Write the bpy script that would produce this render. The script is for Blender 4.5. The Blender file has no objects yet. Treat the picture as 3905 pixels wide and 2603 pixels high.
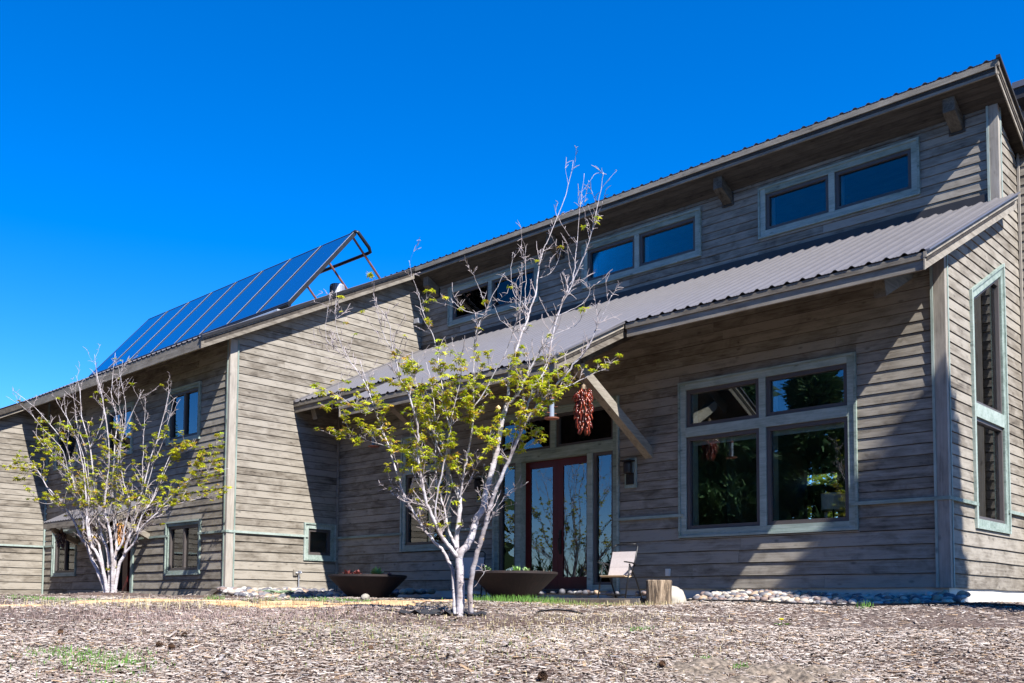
import bpy, math, random
import numpy as np
from mathutils import Vector, Matrix, noise
random.seed(7); rng = np.random.default_rng(7)
scn = bpy.context.scene
COL = scn.collection
R = math.radians

# ------------------------------------------------------------------ camera
YAW, PITCH, ROLL = R(44.6785), R(3.5512), R(.4814)
F_PX, CX, CY, PW, PH = 3658.3, 1809.0, 2067.3, 3905.0, 2603.0
FW = Vector((-math.sin(YAW)*math.cos(PITCH), math.cos(YAW)*math.cos(PITCH), math.sin(PITCH)))
_r0 = Vector((math.cos(YAW), math.sin(YAW), 0)); _u0 = _r0.cross(FW)
RT = _r0*math.cos(ROLL) + _u0*math.sin(ROLL); UP = -_r0*math.sin(ROLL) + _u0*math.cos(ROLL)
cam = bpy.data.cameras.new('camera'); camo = bpy.data.objects.new('camera', cam); COL.objects.link(camo)
camo.matrix_world = Matrix((RT, UP, -FW)).transposed().to_4x4()
cam.sensor_width = 36; cam.lens = F_PX/PW*36
cam.shift_x = (PW/2-CX)/PW; cam.shift_y = (CY-PH/2)/PW
cam.clip_start = .05; cam.clip_end = 3000
scn.camera = camo

# ------------------------------------------------------------------ sky, sun, exposure
TOSUN = Vector((.85, -.2555, 1.0)).normalized()
ELEV = math.asin(TOSUN.z); AZ = math.atan2(TOSUN.x, TOSUN.y)
wd = bpy.data.worlds.new('World'); scn.world = wd; wd.use_nodes = True
nt = wd.node_tree; nt.nodes.clear()
sky = nt.nodes.new('ShaderNodeTexSky'); sky.sky_type = 'NISHITA'; sky.sun_disc = False
sky.sun_elevation = ELEV; sky.sun_rotation = AZ; sky.altitude = 2200; sky.air_density = 1.0
sky.dust_density = .15; sky.ozone_density = 3.2
hsv = nt.nodes.new('ShaderNodeHueSaturation'); hsv.inputs['Saturation'].default_value = 1.42; hsv.inputs['Value'].default_value = 1.25
hsv.inputs['Hue'].default_value = .510
bg = nt.nodes.new('ShaderNodeBackground'); bg.inputs[1].default_value = .094
wo = nt.nodes.new('ShaderNodeOutputWorld')
nt.links.new(sky.outputs[0], hsv.inputs['Color']); nt.links.new(hsv.outputs[0], bg.inputs[0]); nt.links.new(bg.outputs[0], wo.inputs[0])
sl = bpy.data.lights.new('sun', 'SUN'); sl.energy = 5.0; sl.angle = R(.53); sl.color = (1, .965, .93)
so = bpy.data.objects.new('sun', sl); COL.objects.link(so)
so.rotation_euler = TOSUN.to_track_quat('Z', 'Y').to_euler(); so.location = TOSUN*60
vs = scn.view_settings
vs.view_transform = 'Standard'; vs.look = 'None'; vs.exposure = 1.29; vs.gamma = 1.0; vs.use_curve_mapping = False
scn.render.engine = 'CYCLES'
scn.cycles.max_bounces = 8; scn.cycles.transparent_max_bounces = 16

# ------------------------------------------------------------------ projection helpers (pixels of the photograph -> points in the place)
def ray(u, v): return FW + RT*((u-CX)/F_PX) - UP*((v-CY)/F_PX)
def at(u, v, s):
    d = ray(u, v); return d*(s/d.dot(FW))
def on(u, v, ax, val):
    d = ray(u, v); return d*(val/d['xyz'.index(ax)])
def proj(p):
    d = p.dot(FW); return CX+F_PX*p.dot(RT)/d, CY-F_PX*p.dot(UP)/d, d

# ------------------------------------------------------------------ materials
MATS = {}
def nodes_of(name):
    m = bpy.data.materials.new(name); m.use_nodes = True; MATS[name] = m
    t = m.node_tree; b = t.nodes['Principled BSDF']; return m, t, b
def N(t, typ, **kw):
    n = t.nodes.new(typ)
    for k, v in kw.items():
        if k in n.inputs: n.inputs[k].default_value = v
        else: setattr(n, k, v)
    return n
def ramp(t, stops, interp='LINEAR'):
    n = t.nodes.new('ShaderNodeValToRGB'); n.color_ramp.interpolation = interp
    e = n.color_ramp.elements
    while len(e) < len(stops): e.new(.5)
    for el, (p, c) in zip(e, stops):
        el.position = p; el.color = (*c, 1) if len(c) == 3 else c
    return n
def plain(name, col, rough=.7, var=.15, scale=8, metal=0, bump=.0, spec=.3):
    m, t, b = nodes_of(name); L = t.links.new
    tc = N(t, 'ShaderNodeTexCoord'); nz = N(t, 'ShaderNodeTexNoise', Scale=scale, Detail=5, Roughness=.6)
    L(tc.outputs['Object'], nz.inputs['Vector'])
    oi = N(t, 'ShaderNodeObjectInfo')
    ad = N(t, 'ShaderNodeMath', operation='MULTIPLY_ADD'); ad.inputs[1].default_value = .5; L(oi.outputs['Random'], ad.inputs[0])
    sb = N(t, 'ShaderNodeMath', operation='SUBTRACT'); L(nz.outputs[0], sb.inputs[0]); sb.inputs[1].default_value = .25
    L(sb.outputs[0], ad.inputs[2])
    r = ramp(t, [(.15, tuple(c*(1-var*1.6) for c in col)), (.5, col), (.85, tuple(min(1, c*(1+var)) for c in col))])
    L(ad.outputs[0], r.inputs[0]); L(r.outputs[0], b.inputs['Base Color'])
    b.inputs['Roughness'].default_value = rough; b.inputs['Metallic'].default_value = metal
    b.inputs['Specular IOR Level'].default_value = spec
    if bump:
        bp = N(t, 'ShaderNodeBump', Strength=bump, Distance=.01); L(nz.outputs[0], bp.inputs['Height']); L(bp.outputs[0], b.inputs['Normal'])
    return m
def wood(name, axis, cols, grain=1.0, rough=.85, stain=.5, bump=.35):
    """weathered board: grain runs along `axis`; each board differs"""
    m, t, b = nodes_of(name); L = t.links.new
    tc = N(t, 'ShaderNodeTexCoord'); oi = N(t, 'ShaderNodeObjectInfo'); ge = N(t, 'ShaderNodeNewGeometry')
    rnd = N(t, 'ShaderNodeMath', operation='ADD'); L(oi.outputs['Random'], rnd.inputs[0]); L(ge.outputs['Random Per Island'], rnd.inputs[1])
    fr = N(t, 'ShaderNodeMath', operation='FRACT'); L(rnd.outputs[0], fr.inputs[0])
    sc = N(t, 'ShaderNodeVectorMath', operation='SCALE'); sc.inputs[0].default_value = (37, 53, 29); L(fr.outputs[0], sc.inputs['Scale'])
    ad = N(t, 'ShaderNodeVectorMath', operation='ADD'); L(tc.outputs['Object'], ad.inputs[0]); L(sc.outputs[0], ad.inputs[1])
    def mp(along, across):
        s = [across]*3; s['xyz'.index(axis)] = along
        n = N(t, 'ShaderNodeMapping'); n.inputs['Scale'].default_value = s; L(ad.outputs[0], n.inputs[0]); return n
    g1 = N(t, 'ShaderNodeTexNoise', Scale=1.0, Detail=6, Roughness=.65, Distortion=.4); L(mp(1.6, 34*grain).outputs[0], g1.inputs['Vector'])
    st = N(t, 'ShaderNodeTexNoise', Scale=1.0, Detail=5, Roughness=.62, Distortion=.6); L(mp(2.4, 5.5).outputs[0], st.inputs['Vector'])
    kn = N(t, 'ShaderNodeTexVoronoi', Scale=1.0); L(mp(2.6, 5.2).outputs[0], kn.inputs['Vector'])
    kr = ramp(t, [(.045, (0, 0, 0)), (.14, (1, 1, 1))]); L(kn.outputs['Distance'], kr.inputs[0])
    mx = N(t, 'ShaderNodeMath', operation='MULTIPLY_ADD'); L(st.outputs[0], mx.inputs[0]); mx.inputs[1].default_value = stain*1.5
    g2 = N(t, 'ShaderNodeMath', operation='MULTIPLY'); L(g1.outputs[0], g2.inputs[0]); g2.inputs[1].default_value = .55
    L(g2.outputs[0], mx.inputs[2])
    of = N(t, 'ShaderNodeMath', operation='MULTIPLY_ADD'); L(fr.outputs[0], of.inputs[0]); of.inputs[1].default_value = .20; of.inputs[2].default_value = -.10-stain*.20
    s2 = N(t, 'ShaderNodeMath', operation='ADD'); L(mx.outputs[0], s2.inputs[0]); L(of.outputs[0], s2.inputs[1])
    r = ramp(t, [(.24, cols[0]), (.41, cols[1]), (.66, cols[2])]); L(s2.outputs[0], r.inputs[0])
    mk = N(t, 'ShaderNodeMix', data_type='RGBA', blend_type='MULTIPLY'); mk.inputs[0].default_value = .45
    L(r.outputs[0], mk.inputs[6]); L(kr.outputs[0], mk.inputs[7]); L(mk.outputs[2], b.inputs['Base Color'])
    b.inputs['Roughness'].default_value = rough; b.inputs['Specular IOR Level'].default_value = .22
    bp = N(t, 'ShaderNodeBump', Strength=bump, Distance=.006); L(g1.outputs[0], bp.inputs['Height']); L(bp.outputs[0], b.inputs['Normal'])
    return m
SID = ((.037, .030, .0225), (.140, .120, .093), (.268, .240, .196))
wood('siding_x', 'x', SID); wood('siding_y', 'y', SID)
FAS = ((.07, .056, .042), (.165, .143, .112), (.29, .258, .208))
wood('fascia_x', 'x', FAS, stain=.35); wood('fascia_y', 'y', FAS, stain=.35); wood('fascia_z', 'z', FAS, stain=.35)
TRM = ((.090, .115, .098), (.198, .248, .212), (.325, .375, .335))
wood('trim', 'x', TRM, stain=.4); wood('trim_z', 'z', TRM, stain=.4)
wood('corner_trim', 'z', ((.13, .115, .095), (.25, .222, .185), (.36, .325, .275)), stain=.35)
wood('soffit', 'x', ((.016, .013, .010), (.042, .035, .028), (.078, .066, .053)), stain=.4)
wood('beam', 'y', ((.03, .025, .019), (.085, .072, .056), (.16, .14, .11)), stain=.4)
plain('core', (.035, .03, .026), .9)  # near-black so the lap gaps between boards read as shade lines
plain('concrete', (.50, .47, .41), .9, .18, 6, bump=.3)
plain('sash', (.075, .064, .060), .5, .1, 10)
plain('roof_metal', (.140, .132, .133), .36, .12, 3, metal=.25, spec=.5)
plain('dark_flash', (.03, .028, .027), .5, .2, 6)
plain('door_red', (.066, .0055, .006), .42, .25, 5)
plain('iron', (.035, .028, .024), .5, .3, 12, metal=.6)
plain('black_tube', (.012, .012, .013), .38, .2, 10)
plain('copper', (.32, .13, .08), .45, .25, 9, metal=.5)
plain('plastic_clear', (.22, .26, .30), .25, .1, 9)
plain('sling', (.42, .37, .345), .75, .10, 30)
plain('sling_edge', (.46, .33, .2), .7, .12, 30)
plain('blind', (.55, .55, .52), .8, .06, 4)
plain('lamp_shade', (.62, .60, .52), .8, .06, 4)
plain('room', (.16, .14, .115), .9, .1, 2)
plain('room_floor', (.10, .07, .045), .6, .2, 3)
plain('panel_frame', (.035, .033, .032), .4, .2, 8, metal=.4)
plain('alum', (.62, .60, .57), .4, .1, 8, metal=.6)
plain('strut', (.20, .085, .06), .55, .2, 8)
plain('galv', (.42, .43, .46), .45, .12, 10, metal=.5)
plain('hose_green', (.16, .22, .13), .5, .15, 10)
plain('sheet_black', (.02, .02, .022), .6, .3, 20)
plain('soil', (.13, .095, .065), .95, .3, 14, bump=.6)
plain('succulent_red', (.22, .06, .05), .6, .3, 20); plain('succulent_green', (.26, .42, .14), .55, .25, 20)
plain('leaf_pale', (.50, .46, .36), .8, .2, 20)
plain('yellow', (.75, .56, .01), .6, .1, 20); plain('weed', (.10, .22, .02), .6, .25, 20)
plain('cone_brown', (.10, .055, .03), .8, .3, 20)
plain('patio', (.17, .15, .13), .9, .2, 5, bump=.4)
plain('timber', (.20, .155, .115), .9, .3, 12, bump=.5)
plain('boulder', (.34, .31, .255), .9, .2, 7, bump=.7)
plain('cord', (.12, .10, .08), .9)
def glass_mat(name, tint=(.88, .93, .92), ior=1.85):
    m, t, b = nodes_of(name); t.nodes.remove(b); L = t.links.new
    out = t.nodes['Material Output']
    tr = N(t, 'ShaderNodeBsdfTransparent'); tr.inputs[0].default_value = (*tint, 1)
    gl = N(t, 'ShaderNodeBsdfGlossy'); gl.inputs['Roughness'].default_value = .0; gl.inputs[0].default_value = (.93, .97, 1, 1)
    fz = N(t, 'ShaderNodeFresnel', IOR=ior); mx = N(t, 'ShaderNodeMixShader')
    nz = N(t, 'ShaderNodeTexNoise', Scale=1.3, Detail=1); tc = N(t, 'ShaderNodeTexCoord'); L(tc.outputs['Object'], nz.inputs['Vector'])
    bp = N(t, 'ShaderNodeBump', Strength=.05, Distance=.02); L(nz.outputs[0], bp.inputs['Height']); L(bp.outputs[0], gl.inputs['Normal'])
    L(fz.outputs[0], mx.inputs[0]); L(tr.outputs[0], mx.inputs[1]); L(gl.outputs[0], mx.inputs[2]); L(mx.outputs[0], out.inputs[0])
glass_mat('glass', ior=1.5); glass_mat('glass_big', ior=1.75); glass_mat('glass_low', ior=2.05)
def collector():
    m, t, b = nodes_of('collector'); b.inputs['Base Color'].default_value = (.004, .055, .19, 1)
    b.inputs['Roughness'].default_value = .08; b.inputs['IOR'].default_value = 2.1; b.inputs['Coat Weight'].default_value = .6
    b.inputs['Coat Roughness'].default_value = .03; b.inputs['Metallic'].default_value = .25
collector()
def rust():
    m, t, b = nodes_of('corten'); L = t.links.new
    tc = N(t, 'ShaderNodeTexCoord'); mp = N(t, 'ShaderNodeMapping'); mp.inputs['Scale'].default_value = (9, 9, 1.6); L(tc.outputs['Object'], mp.inputs[0])
    nz = N(t, 'ShaderNodeTexNoise', Scale=1, Detail=7, Roughness=.7); L(mp.outputs[0], nz.inputs['Vector'])
    r = ramp(t, [(.3, (.008, .005, .0045)), (.58, (.019, .010, .008)), (.82, (.065, .026, .016))]); L(nz.outputs[0], r.inputs[0])
    L(r.outputs[0], b.inputs['Base Color']); b.inputs['Roughness'].default_value = .75
    bp = N(t, 'ShaderNodeBump', Strength=.4, Distance=.01); L(nz.outputs[0], bp.inputs['Height']); L(bp.outputs[0], b.inputs['Normal'])
rust()
def attr_mat(name, rough=.85, transl=0, spec=.2):
    m, t, b = nodes_of(name); L = t.links.new
    a = N(t, 'ShaderNodeVertexColor', layer_name='col'); L(a.outputs[0], b.inputs['Base Color'])
    b.inputs['Roughness'].default_value = rough; b.inputs['Specular IOR Level'].default_value = spec
    if transl:
        tr = N(t, 'ShaderNodeBsdfTranslucent'); L(a.outputs[0], tr.inputs[0]); mx = N(t, 'ShaderNodeMixShader'); mx.inputs[0].default_value = transl
        L(b.outputs[0], mx.inputs[1]); L(tr.outputs[0], mx.inputs[2]); L(mx.outputs[0], t.nodes['Material Output'].inputs[0])
attr_mat('chips'); attr_mat('blades', .7, .3); attr_mat('leaf', .5, .42, .35); attr_mat('needle', .7, .1)
def bark():
    m, t, b = nodes_of('bark'); L = t.links.new
    tc = N(t, 'ShaderNodeTexCoord'); mp = N(t, 'ShaderNodeMapping'); mp.inputs['Scale'].default_value = (9, 9, 26); L(tc.outputs['Object'], mp.inputs[0])
    nz = N(t, 'ShaderNodeTexNoise', Scale=1, Detail=6, Roughness=.65); L(mp.outputs[0], nz.inputs['Vector'])
    n2 = N(t, 'ShaderNodeTexNoise', Scale=5, Detail=3); L(tc.outputs['Object'], n2.inputs['Vector'])
    r = ramp(t, [(.30, (.17, .14, .125)), (.44, (.40, .37, .375)), (.7, (.58, .55, .565))]); L(nz.outputs[0], r.inputs[0])
    r2 = ramp(t, [(.3, (.62, .55, .5)), (.55, (1, 1, 1))]); L(n2.outputs[0], r2.inputs[0])
    mk = N(t, 'ShaderNodeMix', data_type='RGBA', blend_type='MULTIPLY'); mk.inputs[0].default_value = 1
    L(r.outputs[0], mk.inputs[6]); L(r2.outputs[0], mk.inputs[7]); L(mk.outputs[2], b.inputs['Base Color'])
    b.inputs['Roughness'].default_value = .7; b.inputs['Specular IOR Level'].default_value = .25
    bp = N(t, 'ShaderNodeBump', Strength=.5, Distance=.01); L(nz.outputs[0], bp.inputs['Height']); L(bp.outputs[0], b.inputs['Normal'])
bark()
def twig():
    m, t, b = nodes_of('twig'); b.inputs['Base Color'].default_value = (.33, .28, .27, 1); b.inputs['Roughness'].default_value = .7
twig()
plain('pine_bark', (.10, .065, .045), .9, .3, 9, bump=.6)
plain('cut_wood', (.62, .42, .2), .8, .15, 20)
def ground_mat():
    m, t, b = nodes_of('mulch_ground'); L = t.links.new
    tc = N(t, 'ShaderNodeTexCoord')
    mp = N(t, 'ShaderNodeMapping'); mp.inputs['Rotation'].default_value = (0, 0, R(-45)); mp.inputs['Scale'].default_value = (26, 60, 26)
    L(tc.outputs['Object'], mp.inputs[0])
    n1 = N(t, 'ShaderNodeTexNoise', Scale=1, Detail=8, Roughness=.75, Distortion=1.2); L(mp.outputs[0], n1.inputs['Vector'])
    n2 = N(t, 'ShaderNodeTexNoise', Scale=.55, Detail=6, Roughness=.6); L(tc.outputs['Object'], n2.inputs['Vector'])
    r1 = ramp(t, [(.32, (.045, .032, .028)), (.50, (.13, .098, .083)), (.70, (.26, .215, .19))]); L(n1.outputs[0], r1.inputs[0])
    r2 = ramp(t, [(.35, (.72, .62, .58)), (.6, (1, 1, 1))]); L(n2.outputs[0], r2.inputs[0])
    mk = N(t, 'ShaderNodeMix', data_type='RGBA', blend_type='MULTIPLY'); mk.inputs[0].default_value = 1
    L(r1.outputs[0], mk.inputs[6]); L(r2.outputs[0], mk.inputs[7]); L(mk.outputs[2], b.inputs['Base Color'])
    b.inputs['Roughness'].default_value = .95; b.inputs['Specular IOR Level'].default_value = .1
    bp = N(t, 'ShaderNodeBump', Strength=.8, Distance=.03); L(n1.outputs[0], bp.inputs['Height']); L(bp.outputs[0], b.inputs['Normal'])
ground_mat()
def sandstone():
    m, t, b = nodes_of('sandstone'); L = t.links.new
    tc = N(t, 'ShaderNodeTexCoord'); n1 = N(t, 'ShaderNodeTexNoise', Scale=3, Detail=7, Roughness=.65); L(tc.outputs['Object'], n1.inputs['Vector'])
    r = ramp(t, [(.3, (.34, .17, .07)), (.5, (.56, .34, .16)), (.72, (.70, .53, .33))]); L(n1.outputs[0], r.inputs[0]); L(r.outputs[0], b.inputs['Base Color'])
    b.inputs['Roughness'].default_value = .9
    bp = N(t, 'ShaderNodeBump', Strength=.5, Distance=.02); L(n1.outputs[0], bp.inputs['Height']); L(bp.outputs[0], b.inputs['Normal'])
sandstone()
def rockmat():
    m, t, b = nodes_of('river_stone'); L = t.links.new
    oi = N(t, 'ShaderNodeObjectInfo'); ge = N(t, 'ShaderNodeNewGeometry'); ad = N(t, 'ShaderNodeMath', operation='ADD')
    L(oi.outputs['Random'], ad.inputs[0]); L(ge.outputs['Random Per Island'], ad.inputs[1]); fr = N(t, 'ShaderNodeMath', operation='FRACT'); L(ad.outputs[0], fr.inputs[0])
    r = ramp(t, [(0, (.10, .10, .115)), (.2, (.33, .295, .25)), (.34, (.43, .38, .30)), (.46, (.17, .165, .175)), (.62, (.33, .24, .16)), (.74, (.44, .42, .38)), (.86, (.20, .145, .125))], 'CONSTANT')
    L(fr.outputs[0], r.inputs[0])
    tc = N(t, 'ShaderNodeTexCoord'); nz = N(t, 'ShaderNodeTexNoise', Scale=24, Detail=4); L(tc.outputs['Object'], nz.inputs['Vector'])
    r2 = ramp(t, [(.3, (.75, .72, .7)), (.7, (1.08, 1.08, 1.08))]); L(nz.outputs[0], r2.inputs[0])
    mk = N(t, 'ShaderNodeMix', data_type='RGBA', blend_type='MULTIPLY'); mk.inputs[0].default_value = 1
    L(r.outputs[0], mk.inputs[6]); L(r2.outputs[0], mk.inputs[7]); L(mk.outputs[2], b.inputs['Base Color']); b.inputs['Roughness'].default_value = .7
rockmat()
def stumpmat():
    m, t, b = nodes_of('stump_wood'); L = t.links.new
    tc = N(t, 'ShaderNodeTexCoord'); mp = N(t, 'ShaderNodeMapping'); mp.inputs['Scale'].default_value = (22, 22, 2.2); L(tc.outputs['Object'], mp.inputs[0])
    nz = N(t, 'ShaderNodeTexNoise', Scale=1, Detail=6, Roughness=.7, Distortion=.8); L(mp.outputs[0], nz.inputs['Vector'])
    r = ramp(t, [(.38, (.02, .013, .009)), (.50, (.13, .09, .055)), (.63, (.36, .27, .18)), (.75, (.50, .42, .32))]); L(nz.outputs[0], r.inputs[0]); L(r.outputs[0], b.inputs['Base Color'])
    b.inputs['Roughness'].default_value = .9
    bp = N(t, 'ShaderNodeBump', Strength=.9, Distance=.02); L(nz.outputs[0], bp.inputs['Height']); L(bp.outputs[0], b.inputs['Normal'])
stumpmat()
def chilimat(name, a, c):
    m, t, b = nodes_of(name); L = t.links.new
    oi = N(t, 'ShaderNodeObjectInfo'); r = ramp(t, [(0, a), (.6, tuple((x+y)/2 for x, y in zip(a, c))), (1, c)]); L(oi.outputs['Random'], r.inputs[0]); L(r.outputs[0], b.inputs['Base Color'])
    b.inputs['Roughness'].default_value = .25; b.inputs['Specular IOR Level'].default_value = .6
chilimat('chili_red', (.05, .005, .006), (.30, .05, .016)); chilimat('chili_brown', (.30, .12, .03), (.55, .28, .08)); chilimat('chili_dark', (.05, .018, .015), (.10, .04, .03))

# ------------------------------------------------------------------ mesh helpers
class MB:
    def __init__(s): s.v = []; s.f = []
    def poly(s, vs, fs):
        o = len(s.v); s.v += [tuple(p) for p in vs]; s.f += [tuple(i+o for i in f) for f in fs]; return s
    def hexa(s, p):  # 8 points: bottom ring 0-3, top ring 4-7
        return s.poly(p, [(3, 2, 1, 0), (4, 5, 6, 7), (0, 1, 5, 4), (1, 2, 6, 5), (2, 3, 7, 6), (3, 0, 4, 7)])
    def box(s, x0, x1, y0, y1, z0, z1):
        x0, x1 = sorted((x0, x1)); y0, y1 = sorted((y0, y1)); z0, z1 = sorted((z0, z1))
        return s.hexa([(x0, y0, z0), (x1, y0, z0), (x1, y1, z0), (x0, y1, z0), (x0, y0, z1), (x1, y0, z1), (x1, y1, z1), (x0, y1, z1)])
    def bar(s, a, b, w, h, upv=(0, 0, 1)):
        a, b = Vector(a), Vector(b); d = (b-a).normalized(); u = Vector(upv); r = d.cross(u).normalized()*(w/2); q = r.cross(d).normalized()*(h/2)
        return s.hexa([a-r-q, a+r-q, b+r-q, b-r-q, a-r+q, a+r+q, b+r+q, b-r+q])
    def tube(s, pts, rad, n=6, cap=True):
        pts = [Vector(p) for p in pts]
        if not hasattr(rad, '__len__'): rad = [rad]*len(pts)
        o = len(s.v); ref = None
        for i, p in enumerate(pts):
            d = (pts[min(i+1, len(pts)-1)]-pts[max(i-1, 0)])
            if d.length < 1e-9: d = Vector((0, 0, 1))
            d.normalize()
            if ref is None: ref = d.orthogonal().normalized()
            ref = (ref-d*ref.dot(d))
            ref = ref.normalized() if ref.length > 1e-6 else d.orthogonal().normalized()
            b = d.cross(ref)
            for k in range(n):
                a = 2*math.pi*k/n; s.v.append(tuple(p+(ref*math.cos(a)+b*math.sin(a))*rad[i]))
        for i in range(len(pts)-1):
            for k in range(n):
                k2 = (k+1) % n; s.f.append((o+i*n+k, o+i*n+k2, o+(i+1)*n+k2, o+(i+1)*n+k))
        if cap:
            s.f.append(tuple(o+k for k in reversed(range(n)))); s.f.append(tuple(o+(len(pts)-1)*n+k for k in range(n)))
        return s
    def lathe(s, prof, n=24, c=(0, 0, 0), jit=None):
        o = len(s.v); m = len(prof)
        for k in range(n):
            a = 2*math.pi*k/n
            for r, z in prof:
                j = jit(a, z) if jit else 1
                s.v.append((c[0]+r*j*math.cos(a), c[1]+r*j*math.sin(a), c[2]+z))
        for k in range(n):
            k2 = (k+1) % n
            for i in range(m-1): s.f.append((o+k*m+i, o+k2*m+i, o+k2*m+i+1, o+k*m+i+1))
        return s
    def mesh(s, name):
        me = bpy.data.meshes.new(name); me.from_pydata(s.v, [], s.f); me.update(); return me
    def build(s, name, mat, parent=None, smooth=False, kind=None, loc=None):
        return link(name, s.mesh(name), mat, parent, smooth, kind, loc)
def link(name, me, mat, parent=None, smooth=False, kind=None, loc=None):
    if mat and not me.materials: me.materials.append(MATS[mat])
    if smooth: me.polygons.foreach_set('use_smooth', [True]*len(me.polygons))
    o = bpy.data.objects.new(name, me); COL.objects.link(o)
    if loc is not None: o.location = loc
    if parent is not None: put(o, parent)
    if kind: o['kind'] = kind
    return o
def put(o, parent):
    o.parent = parent
    if parent.type == 'EMPTY' and not parent.get('_local'): o.matrix_parent_inverse = Matrix.Translation(-Vector(parent.location))
def empty(name, loc, label=None, cat=None, group=None, kind=None):
    e = bpy.data.objects.new(name, None); COL.objects.link(e); e.location = loc; e.empty_display_size = .2
    tag(e, label, cat, group, kind); return e
def tag(o, label=None, cat=None, group=None, kind=None):
    for k, v in (('label', label), ('category', cat), ('group', group), ('kind', kind)):
        if v: o[k] = v
    return o
def np_mesh(name, verts, faces_flat, nper, cols=None):
    me = bpy.data.meshes.new(name); nv = len(verts); nf = len(faces_flat)//nper
    me.vertices.add(nv); me.vertices.foreach_set('co', np.ascontiguousarray(verts, np.float32).ravel())
    me.loops.add(len(faces_flat)); me.loops.foreach_set('vertex_index', np.ascontiguousarray(faces_flat, np.int32))
    me.polygons.add(nf); me.polygons.foreach_set('loop_start', np.arange(0, nf*nper, nper, dtype=np.int32))
    if cols is not None:
        a = me.color_attributes.new('col', 'FLOAT_COLOR', 'POINT'); c = np.ones((nv, 4), np.float32); c[:, :3] = cols; a.data.foreach_set('color', c.ravel())
    me.update(calc_edges=True); me.validate(); return me

# ------------------------------------------------------------------ places of the house (metres, eye at the origin)
Xr, Ym, X1, Y2, X3, Yc, Ye = -4.552, 13.74, -18.123, 10.81, -27.92, 16.325, 17.35
ZB, BELT = .247, 1.467; YB_ = 21.0
lowroof = lambda y: 6.4365-.5*(16.325-y)
wingroof = lambda y: 5.46+.5*(y-9.95)
uproof = lambda y: 8.42-.5*(y-15.76)

# ------------------------------------------------------------------ ground
HS = [(-400, -9), (-30, -4.0), (0, -1.55), (4, -1.0), (7.4, -.62), (9, -.37), (11, -.158), (12, -.118), (14.5, -.03), (17, .0), (19, .03), (21, .05), (24, .08), (30, .12), (60, .3), (600, 3)]
hs_x = np.array([a for a, b in HS], float); hs_y = np.array([b for a, b in HS], float)
RECTS = [(X1, Xr, Ym, 40), (X3, X1, Y2, 40), (-45, X3, 4, 40), (Xr, -3.98, Ye, 40)]
def gz_np(x, y):
    s = -x*math.sin(YAW)+y*math.cos(YAW); h = np.interp(s, hs_x, hs_y)
    d = np.full_like(h, 1e9)
    for a, b, c, e in RECTS:
        dx = np.maximum(np.maximum(a-x, x-b), 0); dy = np.maximum(np.maximum(c-y, y-e), 0); d = np.minimum(d, np.hypot(dx, dy))
    w = np.clip(1-d/3.2, 0, 1); w = w*w*(3-2*w)
    tgt = np.where(x > -8.5, .02, .06)
    z = h+(np.maximum(h, tgt)-h)*w
    z = z+.085*np.exp(-((x+19.4)**2+(y-8.95)**2)/1.2)
    near = np.exp(-((x+9)**2+(y-8)**2)/200.)
    z = z+near*(.022*np.sin(x*1.7+y*.6)+.018*np.sin(y*2.3-x*.9+1)+.010*np.sin(x*4.1+1.3)*np.sin(y*3.7))
    return z
def gz(x, y): return float(gz_np(np.array([float(x)]), np.array([float(y)]))[0])
gx = np.concatenate([[-900, -400, -200, -120, -80, -60, -50, -45], np.arange(-42, 6.01, .3), [8, 11, 15, 22, 35, 60, 120, 300, 900]])
gy = np.concatenate([[-900, -400, -200, -100, -60, -40, -25, -15, -10, -7], np.arange(-4, 22.01, .3), [24, 28, 35, 50, 80, 150, 300, 900]])
GX, GY = np.meshgrid(gx, gy); GZ = gz_np(GX, GY)
vv = np.stack([GX.ravel(), GY.ravel(), GZ.ravel()], 1); nxg, nyg = len(gx), len(gy)
ii = (np.arange(nyg-1)[:, None]*nxg+np.arange(nxg-1)[None, :]).ravel()
fl = np.stack([ii, ii+1, ii+1+nxg, ii+nxg], 1).ravel()
ground = link('ground', np_mesh('ground', vv, fl, 4), 'mulch_ground', smooth=True, kind='structure')
tag(ground, 'wood chip mulch ground sloping up towards the house', 'ground')

# unseen dark drive behind the photographer, added to cut light bounced off the ground
dm = MB(); dv = []; ds = np.linspace(-16, 6.2, 12); dl = np.linspace(-26, 22, 17)
for a in ds:
    for b in dl:
        x, y = -math.sin(YAW)*a+_r0.x*b, math.cos(YAW)*a+_r0.y*b; dv.append((x, y, gz(x, y)+.03+.05*(a < 5.9)*0))
dm.poly(dv, [(i*17+j, i*17+j+1, (i+1)*17+j+1, (i+1)*17+j) for i in range(11) for j in range(16)])
plain('drive_dark', (.055, .052, .05), .9, .25, 30, bump=.4)
drive = dm.build('bounce_drive', 'drive_dark', kind='structure'); tag(drive, 'unseen dark drive sheet added to cut light bounced off the ground', 'bounce_drive')
# patio slab in front of the door and its timber edge
pm = MB(); pm.box(-15.6, -8.35, 11.95, 13.70, -.12, .075)
patio = pm.build('patio', 'patio', kind='structure'); tag(patio, 'low grey patio slab under the porch by the glass doors', 'patio')

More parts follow.
